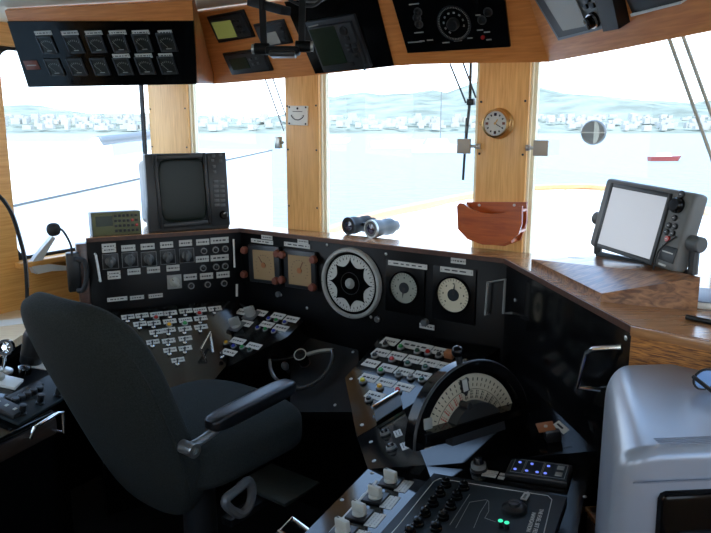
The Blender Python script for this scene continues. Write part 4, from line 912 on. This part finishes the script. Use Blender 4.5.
# left
T = OL.mat(OL.o); tL = thing('overhead_console', 'overhead panel with twelve small square meters above the left window', 'overhead panel', T)
lt0, lt1 = top_at(OL, (29, 86.6), (8, 21)), top_at(OL, (197, 83.5), (193.3, 20))
obj('wood_panel', hood(OL, [OL.hit(29, 86.6), OL.hit(197, 83.5), lt1, lt0], T, 'wood_overhead'), tL)
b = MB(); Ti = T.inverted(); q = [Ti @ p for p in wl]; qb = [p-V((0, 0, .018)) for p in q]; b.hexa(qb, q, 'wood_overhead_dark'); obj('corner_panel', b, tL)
obj('black_panel', slab(OL, [(8, 21), (194, 20.5), (197, 83.5), (29, 86.6)], .006, 'black_gloss', T, lift=.005), tL)
OLt = sub(OL, .005)
row1 = [(47.5, 44.5), (74.5, 44), (97, 43.5), (119.5, 43), (143, 42.5), (167.4, 42)]; row2 = [(55, 67), (77.4, 66.5), (100.7, 66.3), (123.8, 66), (145.7, 65.4), (168, 65)]
for px, py in row1+row2:
    w, h = .064, .066
    def mk():
        b = MB(); fw = .007
        for c, d in (((-w/2+fw/2, 0), (fw, h)), ((w/2-fw/2, 0), (fw, h)), ((0, h/2-fw/2), (w-2*fw, fw)), ((0, -h/2+fw/2), (w-2*fw, fw))): b.box((c[0], c[1], .003), (d[0], d[1], .006), 'dark_plastic', .0015)
        return b.mesh('meter')
    o = link('meter', cached('met', mk), tL, rel(tL, OLt.fr(px, py)))
    def mf():
        b = MB(); b.box((0, 0, .002), (w-.014, h-.014, .003), 'meter_face')
        for k in range(9): b.box((0, .034, .0037), (.0015, .006, .0005), 'grey_knob', T=Matrix.Translation((0, -.02, 0)) @ Matrix.Rotation(math.radians(-50+k*12.5), 4, 'Z'))
        b.box((0, .018, .0042), (.001, .03, .0005), 'grey_knob', T=Matrix.Translation((0, -.02, 0)) @ Matrix.Rotation(.7, 4, 'Z')); b.box((0, -.022, .004), (.02, .003, .0005), 'grey_knob'); return b.mesh('meter_face')
    link('meter_face', cached('metf', mf), o)
for px, py in ((43.6, 32.6), (70, 32.5), (94, 32.5), (118, 32.2), (141, 32), (165.5, 32), (121.5, 55.5), (144, 55.3), (166, 55)): label(tL, OLt, px, py, 17 if px < 160 else 14, 4.2, lift=.002)
b = MB(); b.box((0, 0, .001), (.06, .035, .003), 'rust_knob', .001); b.box((0, 0, .0028), (.04, .004, .0005), 'grey_knob'); obj('brown_plate', b, tL, rel(tL, OLt.fr(32, 65)))
# right
T = OR.mat(OR.o); tR = thing('overhead_console', 'slanting wooden overhead panel above the right window', 'overhead panel', T)
be = OR.hit(711, 31)+(OR.hit(711, 31)-OR.hit(549, 62))*.5
tr2 = be+(OR.ey)*((ZC-.013-be.z)/OR.ey.z)
obj('wood_panel', hood(OR, [OR.hit(549, 62), OR.hit(620, 49), OR.hit(711, 31), be, tr2, tr_-OR.n*OR.n.dot(tr_-OR.o)], T, 'wood_overhead'), tR)
# instruments in the centre overhead
def gps(name, lab, cat, quad, scr, smat, par=None, keys=((0, 0),), P=OC, case='charcoal_plastic', outer='black_plastic', th=.014, keymat='dark_plastic', kr=.007):
    Tq, w, h = P.q4(*quad); t = thing(name, lab, cat, Tq); q4_ = quad
    b = MB(); b.box((0, 0, th*.3), (w, h, th*.6), outer, .003); obj('flange', b, t); b = MB(); b.box((0, 0, th*.6), (w*.88, h*.82, th*.9), case, .004); obj('case', b, t)
    Ts, sw, sh = P.q4(*scr); s_ = rel(t, Ts); s_.translation.z = th*1.08; b = MB(); b.box((0, 0, 0), (sw, sh, .0016), smat); obj('screen', b, t, s_)
    for px, py in keys:
        k_ = rel(t, P.fr(px, py)); k_.translation.z = th*1.04; link('key', cached((name, keymat, kr), lambda: MB().box((0, 0, .002), (kr*2, kr*1.5, .004), keymat, .001).mesh('key')), t, k_)
    return t
gps('gps_receiver', 'GPS unit with a lit yellow-green screen in the overhead panel, leftmost', 'navigation unit', ((207, 16.5), (244.5, 8.5), (256, 36.5), (220.5, 42)), ((213.5, 21), (232.5, 18), (240, 35), (221.5, 37)), 'lcd_green', keys=((237, 19), (241, 19), (240, 25), (244, 25), (242, 31), (246, 30)))
gps('gps_receiver', 'GPS unit with a grey screen behind the hanging black bracket', 'navigation unit', ((254, 23.5), (284, 18.5), (294.5, 42), (264, 47)), ((265.5, 31.5), (279, 29.5), (282.5, 40.5), (267, 45)), 'lcd_grey', keys=((283, 26), (285.5, 31), (287, 37)))
gps('radio_receiver', 'low black radio unit in the overhead panel, below the yellow-green screen', 'radio', ((222.5, 52.5), (264.5, 47.5), (274.5, 69.5), (234, 74.5)), ((231, 57.5), (248, 55), (253, 66), (236, 68)), 'lcd_dark', keys=((253, 57), (259, 56), (256, 62), (261, 61)), keymat='grey_plastic', kr=.006)
tS = gps('sonar_display', 'large dark grey sonar display mounted on the black overhead panel', 'sonar display', ((308, 20.5), (357, 12), (373, 65.5), (326, 70)), ((314, 25), (341, 21.5), (350, 58), (328, 62)), 'lcd_dark', keys=((352, 33.5), (353.5, 41), (359, 40), (355, 46), (360.5, 45.5), (361, 51), (357, 59)), th=.03, outer='charcoal_plastic', keymat='black_plastic', kr=.009)
b = MB(); b.lathe([(.014, 0), (.014, .006), (.012, .008), (0, .008)], 'black_plastic', 20); k_ = rel(tS, OC.fr(348.5, 26)); k_.translation.z = .031; obj('cursor_pad', b, tS, k_)
b = MB(); b.box((0, 0, .0005), (.04, .004, .001), 'grey_knob'); k_ = rel(tS, OC.fr(318, 22, .1)); k_.translation.z = .0285; obj('marking', b, tS, k_)
b = MB(); b.cyl((0, 0, 0), (0, 0, .006), .005, 'chrome', 10); k_ = rel(tS, OC.fr(369.5, 64)); k_.translation.z = .029; obj('bracket_screw', b, tS, k_)
# gyro control with round dial
Tq, w, h = OC.q4((384, -34), (503, -34), (511, 45.6), (408.7, 52))
t = thing('gyro_control', 'black overhead control panel with a dotted round dial', 'control panel', OC.fr(455, 22))
Tg = OC.fr(455, 22); obj('panel_body', slab(OC, [(384, -34), (502, -34), (511, 45.6), (408.7, 52)], .008, 'black_gloss', Tg, lift=.008), t)
Rg = OC.size(455, 22, 33, 33); R = (Rg[0]+Rg[1])/4
b = MB(); b.ring(R*.99, R*1.04, .008, .011, 'dark_metal', 48)
for k in range(60): b.box((R*.92, 0, .0095), (R*.08, R*.035, .001), 'grey_knob', T=Matrix.Rotation(2*PI*k/60, 4, 'Z'))
for k in range(9): b.box((R*.62, 0, .0095), (R*.09, R*.12, .001), 'grey_knob', T=Matrix.Rotation(-.3+k*.55, 4, 'Z'))
obj('dial', b, t)
b = MB(); b.lathe([(R*.36, .008), (R*.36, .02), (R*.3, .024), (0, .024)], 'black_plastic', 28); obj('dial_knob', b, t)
OCg = sub(OC, .008)
for px, py, w in ((414, 4, 10), (419, 32.5, 9), (415, 42, 14), (446, 42.5, 7), (458, 40.5, 8), (470, 38, 5), (478, 15, 5), (480, 30, 6), (489, 39.5, 5), (487, 32, 6), (422, 41, 5), (430, 40, 6)):
    b = MB(); ww, hh_ = OC.size(px, py, w, 1.1); b.box((0, 0, .0006), (ww, hh_, .001), 'grey_knob'); obj('marking', b, t, rel(t, OCg.fr(px, py)))
for px, py in ((417, 18), (419, 24), (418, 12), (482, 20), (488, 12)):
    b = MB(); b.lathe([(.011, 0), (.011, .005), (.006, .012), (0, .012)], 'black_plastic', 16); b.ring(.012, .0135, 0, .0015, 'grey_plastic', 18); obj('knob', b, t, rel(t, OCg.fr(px, py)))
b = MB(); b.lathe([(.006, 0), (.006, .004), (0, .005)], 'cap_red', 16); obj('red_lamp', b, t, rel(t, OCg.fr(483, 37)))
# right overhead unit
Tu = OR.fr(585, 10); t = thing('echo_sounder', 'silver framed instrument with a grey screen and round knob in the right overhead panel', 'instrument', Tu); Ti = Tu.inverted()
qd = [(531, -14), (606, -14), (615, 24.5), (561.5, 38.5)]
obj('bezel', slab(OR, qd, .01, 'grey_metal', Tu, lift=.010), t)
obj('frame', slab(OR, [(534, -14), (570, -16), (594, 27), (563, 35)], .004, 'black_plastic', Tu, lift=.014), t)
obj('screen', slab(OR, [(545, -10), (578, -10), (592, 22.5), (568, 27.5)], .002, 'lcd_grey', Tu, lift=.016), t)
b = MB(); b.lathe([(.019, 0), (.019, .006), (.014, .010), (.014, .022), (0, .023)], 'black_gloss', 24); b.ring(.015, .018, .006, .012, 'chrome', 24); obj('knob', b, t, rel(t, OR.fr(598.5, 17, 0, .010)))
for px, py in ((590, 4), (597, 3), (592, -3), (599, -5)): b = MB(); b.box((0, 0, .003), (.018, .012, .006), 'black_plastic', .002); obj('key', b, t, rel(t, OR.fr(px, py, 0, .010)))
b = slab(OR, [(604, -12), (622, -16), (630, 22), (614, 25)], .03, 'black_plastic', Tu, lift=.03); obj('side_cover', b, t)
Tu = OR.fr(665, -8); t = thing('radio_unit', 'black unit with a white lower lip at the right end of the overhead panel', 'radio', Tu)
obj('case', slab(OR, [(628, -10), (690, -25), (687, -2), (637, 11)], .02, 'black_plastic', Tu, lift=.012), t)
obj('face', slab(OR, [(632, -8), (684, -22), (682, -5), (640, 6)], .002, 'dark_plastic', Tu, lift=.014), t)
obj('lip', slab(OR, [(636, 10.5), (687, -2.5), (688, -.5), (637, 13)], .016, 'white_plastic', Tu, lift=.016), t)
# hanging bracket
ybk = 1.78
def HB(px, py, dy=0): return hity(px, py, ybk+dy)
ct = HB(283, 2); topz = ZC-.001
Tk = Matrix.Translation(V((ct.x, ybk, ZC))); Ti = Tk.inverted()
t = thing('hanging_bracket', 'black metal bracket hanging from the ceiling in front of the overhead instruments', 'bracket', Tk)
def bar(p, q, w, d, m='bracket_black'):
    p, q = V(p), V(q); dr = q-p; L = dr.length; Tq = dr.to_track_quat('Z', 'Y').to_matrix().to_4x4(); Tq.translation = Ti @ ((p+q)/2); b = MB(); b.box((0, 0, 0), (w, d, L), m, .002); return b, Tq
for px0, px1, yb in ((262, 264, 46), (302.5, 301.5, 50)):
    p = HB(px1, yb); q = HB(px0, 0); k = (ZC-.005-p.z)/(q.z-p.z); q = p+(q-p)*k; b, Tq = bar(p, q, .013, .016); obj('arm', b, t, Tq)
b, Tq = bar(HB(252, 2, .06), HB(286, 11, -.05), .03, .02); obj('cross_bar', b, t, Tq)
b = MB(); b.box((0, 0, 0), ((HB(300, 50)-HB(266, 50)).x, .05, .02), 'bracket_black', .006); b.box((0, -.0, -.008), ((HB(296, 50)-HB(270, 50)).x, .06, .014), 'black_plastic', .004); obj('cradle', b, t, Ti @ Matrix.Translation(HB(283, 51)))
for px, py in ((257.5, 49), (307.5, 46.5)):
    s_ = 1 if px > 283 else -1; b = MB(); b.cyl((-s_*.03, 0, 0), (s_*.008, 0, 0), .014, 'bracket_black', 18); b.cyl((s_*.006, 0, 0), (s_*.014, 0, 0), .012, 'steel', 16); obj('wing_knob', b, t, Ti @ Matrix.Translation(HB(px, py)))
b = MB(); b.tube([Ti @ HB(*k) for k in ((270, -14), (292, 1), (306, 6), (318, 3), (330, -14))], .004, 'black_rubber', 6, smooth=4); obj('cable', b, t)
b = MB(); b.tube([Ti @ HB(k[0], k[1], .05) for k in ((280, -14), (298, -1), (312, 2), (326, -2), (336, -16))], .003, 'grey_plastic', 6, smooth=4); obj('cable', b, t)
# ================================================================== printer on a low cabinet at the right
zp = 1.15
A, Bq = hitz(606, 362, zp), hitz(716, 369, zp)
pf = hitz(616, 446, zp)
ang = math.radians(5)
pq = Matrix.Rotation(-ang, 4, 'Z') @ (pf-A); pd = -pq.y
Tp = Matrix.Translation(V((A.x, A.y, 0))) @ Matrix.Rotation(ang, 4, 'Z')
zc_ = .78; hp = zp-zc_; pw = .44
t = thing('printer', 'large silver grey office printer standing at the lower right corner', 'printer', Tp @ Matrix.Translation((0, 0, zc_)))
def prn(w):
    return w
prof = []
y1, y0 = 0.0, -pd
b = MB()
# body profile in y-z, swept in x with rounded left edge
def section(ins):
    r = .022; P = []
    P += [(y0+ins-.025, .0), (y0+ins-.025, hp*.55)]
    for k in range(7): a = PI-k*PI/2/6; P.append((y0+ins+r-.02+math.cos(a)*r, hp-ins-r+math.sin(a)*r))
    for k in range(7): a = PI/2-k*PI/2/6; P.append((y1-ins-.03+math.cos(a)*.03, hp-ins-.03+math.sin(a)*.03))
    P.append((y1-ins, 0)); return P
secs = []
rr = .05
for k in range(7):
    a = k*PI/2/6; secs.append((rr*(1-math.sin(a)), rr*(1-math.cos(a))*1.0))
secs = [(rr*(1-math.sin(a)), rr*(1-math.cos(PI/2-a))*0+rr*(1-math.sin(a))*0) for a in [0]]
xs_in = []
for k in range(8):
    a = k*PI/2/7; xs_in.append((rr*(1-math.cos(a)), rr*(1-math.sin(a))))
full = [(x, i) for x, i in xs_in]+[(pw-x, i) for x, i in reversed(xs_in)]
vs = []; n = None
for x, i in full:
    S = section(i); n = len(S); vs += [(x, y, z) for y, z in S]
fs = []
for k in range(len(full)-1):
    for j in range(n-1): fs.append([k*n+j, k*n+j+1, (k+1)*n+j+1, (k+1)*n+j])
fs.append(list(range(n))[::-1]); fs.append([(len(full)-1)*n+j for j in range(n)])
vs = [(x+(1-x/pw)*pq.x*min(1.1, -y/pd), y, z) for x, y, z in vs]
b.raw(vs, [f[::-1] for f in fs], 'silver_case'); obj('body', b, t, ang=50)
b = MB(); b.box((pq.x+.065+pw/2, y0-.023, hp-.135), (pw, .03, .13), 'black_gloss', .012); b.box((pq.x+.065+pw/2, y0-.036, hp-.15), (pw-.06, .02, .03), 'dark_plastic', .004); obj('paper_slot', b, t)
b = MB(); b.box((pq.x+.02+pw/2, y0-.0255, hp-.052), (pw, .003, .002), 'silver_dark'); obj('seam', b, t)
b = MB()
for k in range(5): b.box((0, -k*.006, 0), (.13-(.03 if k == 4 else 0), .0022, .0006), 'silver_dark')
p = hitz(692, 437, zp+.001); obj('printed_notice', b, t, rel(t, Matrix.Translation(p) @ Matrix.Rotation(ang+.0, 4, 'Z')))
# eyeglasses on the printer
pg = hitz(704, 390, zp+.002)
t = thing('eyeglasses', 'dark framed eyeglasses resting on the printer at the right photo edge', 'eyeglasses', Matrix.Translation(pg) @ Matrix.Rotation(.25, 4, 'Z'))
for s_ in (0, 1):
    b = MB(); b.tube([(s_*.065+.026*math.cos(a), 0, .022+.02*math.sin(a)) for a in [k*2*PI/20 for k in range(20)]], .0025, 'ink', 6, closed=True); fo = obj('rim', b, t)
    b = MB(); b.lathe([(.0245, 0), (.0245, .0012), (0, .002)], 'bluish_lens', 22, Matrix.Translation((s_*.065, 0, .022)) @ Matrix.Rotation(PI/2, 4, 'X') @ Matrix.Scale(.8, 4, (0, 1, 0))); obj('lens', b, fo)
    b = MB(); x = -.028 if s_ == 0 else .093; b.tube([(x, 0, .03), (x*1.0, -.06, .018), (x, -.11, .004)], [.004, .004, .0025], 'ink', 6); obj('temple', b, t)
b = MB(); b.tube([(.026, 0, .026), (.0325, 0, .03), (.039, 0, .026)], .002, 'ink', 6); obj('bridge', b, t)
# cabinet carrying the printer
x0c = -.03
t = thing('printer_cabinet', 'dark wooden cabinet under the silver printer at the lower right', 'cabinet', Tp)
b = MB(); b.box((.27, -.22, zc_/2), (.54, .52, zc_), 'wood_ledge_edge', .004); obj('body', b, t)
b = MB(); b.box((.27, -.22, zc_-.008), (.55, .53, .016), 'wood_ledge', .003); obj('top', b, t)
# booklet on right ledge
T = Matrix.Translation(hitz(700, 306, ZL)) @ Matrix.Rotation(-.5, 4, 'Z')
t = thing('booklet_stack', 'grey-blue booklet on the ledge at the right photo edge', 'booklet', T); b = MB(); b.box((.04, .05, .008), (.12, .16, .016), 'paper', .002); obj('pages', b, t); b = MB(); b.box((.04, .05, .0175), (.122, .162, .003), 'booklet', .001); obj('cover', b, t)
T = Matrix.Translation(hitz(708, 324, ZL)) @ Matrix.Rotation(-.9, 4, 'Z'); t = thing('black_pen', 'black pen lying on the ledge near the right photo edge', 'pen', T); b = MB(); b.cyl((-.05, 0, .006), (.05, 0, .006), .006, 'black_plastic', 12); b.cyl((.05, 0, .006), (.065, 0, .005), .005, 'black_plastic', 12, .0015); obj('barrel', b, t)
# ================================================================== outside
ZR = .72
rp = [hitz(*k, ZR) for k in ((300, 243), (340, 228), (373.6, 217), (425, 205.5), (473, 195.7), (520, 189.5), (565, 187.5), (602, 188.5), (655, 197), (704, 211), (760, 236), (800, 262))]
t = thing('bow_bulwark', 'white bow bulwark with a varnished wooden cap rail outside the front windows', 'bulwark', I4)
b = MB(); b.tube(rp, .055, 'wood_rail', 8, smooth=6); obj('cap_rail', b, t)
b = MB()
sm = []
cen = sum(rp, V((0, 0, 0)))/len(rp)
for p, q in zip(rp[:-1], rp[1:]):
    for k in range(4): sm.append(p.lerp(q, k/4))
sm.append(rp[-1])
for p, q in zip(sm[:-1], sm[1:]):
    d = (q-p).normalized(); nn = V((-d.y, d.x, 0))*.03
    b.hexa([flat(p-nn, -.5), flat(q-nn, -.5), flat(q+nn, -.5), flat(p+nn, -.5)], [flat(p-nn, ZR-.03), flat(q-nn, ZR-.03), flat(q+nn, ZR-.03), flat(p+nn, ZR-.03)], 'hull_white')
obj('bulwark_plating', b, t)
deckp = [rp[0]]+rp[1:]+[flat(cr+V((.6, .2, 0)), 0), flat(cl+WF.n*-.2, 0)]
b = MB(); b.prism([(p.x, p.y) for p in deckp], -.35, -.30, 'deck_paint'); d = obj('foredeck', b); d['kind'] = 'structure'
ZSEA = -3.2
b = MB(); b.box((0, 700, ZSEA-.5), (3000, 1500, 1), 'sea_water'); d = obj('sea', b); d['kind'] = 'structure'
# far shore with hills: one long ridge mesh
b = MB(); vs = []; n = 90; ys = [(640, 0), (680, 5), (760, 18), (900, 38), (1080, 64), (1250, 60)]
for j, (y, hmx) in enumerate(ys):
    for i in range(n):
        x = -1000+2200*i/(n-1); hh_ = hmx*(.75+.25*math.sin(i*.21+j)+.12*math.sin(i*.63+2*j)+.1*random.random())*(0.55 if x < -100 else 1) if j else 0
        vs.append((x, y, ZSEA+.02+hh_))
b.raw(vs, [[j*n+i, j*n+i+1, (j+1)*n+i+1, (j+1)*n+i] for j in range(len(ys)-1) for i in range(n-1)], 'hills'); d = obj('far_hills', b); d['kind'] = 'structure'
b = MB()
for k in range(520):
    x = random.uniform(-420, 620); y = random.uniform(655, 760); f = (y-640)/120*15
    b.box((x, y, ZSEA+3+f), (random.uniform(3, 9), 6, random.uniform(2.5, 6)), 'town')
d = obj('far_town', b); tag(d, 'pale waterfront town houses along the distant shore', 'houses', kind='stuff')
def boat(lab, px, py, L, m, mast=False, rot=0):
    p = hitz(px, py, ZSEA); T = Matrix.Translation(p) @ Matrix.Rotation(rot, 4, 'Z'); t = thing('moored_boat', lab, 'boat', T, 'small boats moored in the bay')
    b = MB(); w = L*.28; h = L*.13
    b.hexa([(-L/2, -w*.35, 0), (L*.35, -w*.3, 0), (L*.42, 0, 0), (L*.35, w*.3, 0), (-L/2, w*.35, 0)], [(-L/2, -w/2, h), (L*.35, -w*.42, h*1.1), (L*.52, 0, h*1.25), (L*.35, w*.42, h*1.1), (-L/2, w/2, h)], m); obj('hull', b, t)
    b = MB(); b.hexa([(-L*.25, -w*.32, h*.98), (L*.18, -w*.3, h*.98), (L*.18, w*.3, h*.98), (-L*.25, w*.32, h*.98)], [(-L*.22, -w*.28, h*1.9), (L*.1, -w*.26, h*1.9), (L*.1, w*.26, h*1.9), (-L*.22, w*.28, h*1.9)], 'hull_white'); obj('cabin', b, t)
    if mast: b = MB(); b.cyl((0, 0, h*1.8), (0, 0, L*1.1), L*.008, 'grey_metal', 8); obj('mast', b, t)
boat('white boat moored in the middle window, nearest the pillar', 440, 152.5, 11, 'hull_white', True, .2); boat('white boat moored left of the middle window centre', 398, 148, 13, 'hull_white', False, .1); boat('white boat near the left edge of the middle window', 337, 143, 10, 'hull_white', False, .4)
boat('red hulled boat on the water in the right window', 665, 161, 5, 'red_hull', False, .1)
# white vessel moored alongside, seen through the left window
vp = hitz(70, 200, -.5); 
q0, q1 = hity(10, 206, 9.0), hity(150, 176, 12.0)
t = thing('neighbouring_yacht', 'white yacht moored alongside beyond the left window', 'boat', Matrix.Translation(flat((q0+q1)/2, 0)))
Ti = Matrix.Translation(-flat((q0+q1)/2, 0)); dv = (q1-q0).normalized(); nv = V((-dv.y, dv.x, 0)).normalized()
s0, s1 = q0-dv*4, q1+dv*5
b = MB(); b.hexa([Ti @ flat(p, -3) for p in (s0, s1, s1+nv*3, s0+nv*3)], [Ti @ p for p in (s0, s1, s1+nv*3, s0+nv*3)], 'hull_white'); obj('hull', b, t)
b = MB(); b.tube([Ti @ (s0-nv*.03), Ti @ (s1-nv*.03)], .018, 'grey_plastic', 6); obj('rubbing_strake', b, t)
m0, m1 = hity(98, 141, 12.5), hity(160, 134, 14); b = MB(); b.cyl(Ti @ m0, Ti @ m1, .09, 'grey_metal', 14); b.cyl(Ti @ (m0+V((0, 0, 0))), Ti @ flat(m0, q0.z-.2), .05, 'hull_white', 10); b.cyl(Ti @ m1, Ti @ flat(m1, q0.z-.2), .05, 'hull_white', 10); obj('boom', b, t)
b = MB(); p0 = hity(112, 178, 12.2); b.cyl(Ti @ p0, Ti @ hity(94, 140, 12.5), .1, 'hull_white', 10); b.box(Ti @ (hity(60, 178, 12)+nv*1.2), (3.5, 1.4, 1.2), 'hull_white', .1); obj('superstructure', b, t)
# ================================================================== light, sky, camera
w = bpy.data.worlds.new('hazy_sky'); SC.world = w; w.use_nodes = True; nt = w.node_tree; bg = nt.nodes['Background']
tc = nt.nodes.new('ShaderNodeTexCoord'); sp_ = nt.nodes.new('ShaderNodeSeparateXYZ'); rm = nt.nodes.new('ShaderNodeValToRGB')
nt.links.new(tc.outputs['Generated'], sp_.inputs[0]); nt.links.new(sp_.outputs['Z'], rm.inputs['Fac'])
rm.color_ramp.elements[0].position = 0; rm.color_ramp.elements[0].color = (.86, .94, 1, 1); rm.color_ramp.elements[1].position = .42; rm.color_ramp.elements[1].color = (.40, .62, 1, 1)
nt.links.new(rm.outputs['Color'], bg.inputs['Color']); bg.inputs['Strength'].default_value = 3.2
sun = bpy.data.lights.new('sun', 'SUN'); sun.energy = 3.5; sun.angle = math.radians(1.5); sun.color = (1, .95, .86); so_ = bpy.data.objects.new('sun', sun); COL.objects.link(so_)
so_.rotation_euler = (math.radians(28), math.radians(-6), math.radians(20))
cam = bpy.data.cameras.new('camera'); co = bpy.data.objects.new('camera', cam); COL.objects.link(co)
cam.sensor_fit = 'HORIZONTAL'; cam.sensor_width = 36; cam.lens = 36*FPX/711; cam.clip_start = .02; cam.clip_end = 5000
co.location = CAM; co.rotation_euler = (PI/2-PITCH, 0, 0); SC.camera = co
SC.view_settings.view_transform = 'Standard'; SC.view_settings.look = 'None'; SC.view_settings.gamma = 1; SC.view_settings.use_curve_mapping = False; SC.view_settings.exposure = 0.55
SC.cycles.use_denoising = True; SC.cycles.max_bounces = 8; SC.cycles.sample_clamp_indirect = 6; SC.cycles.transparent_max_bounces = 12
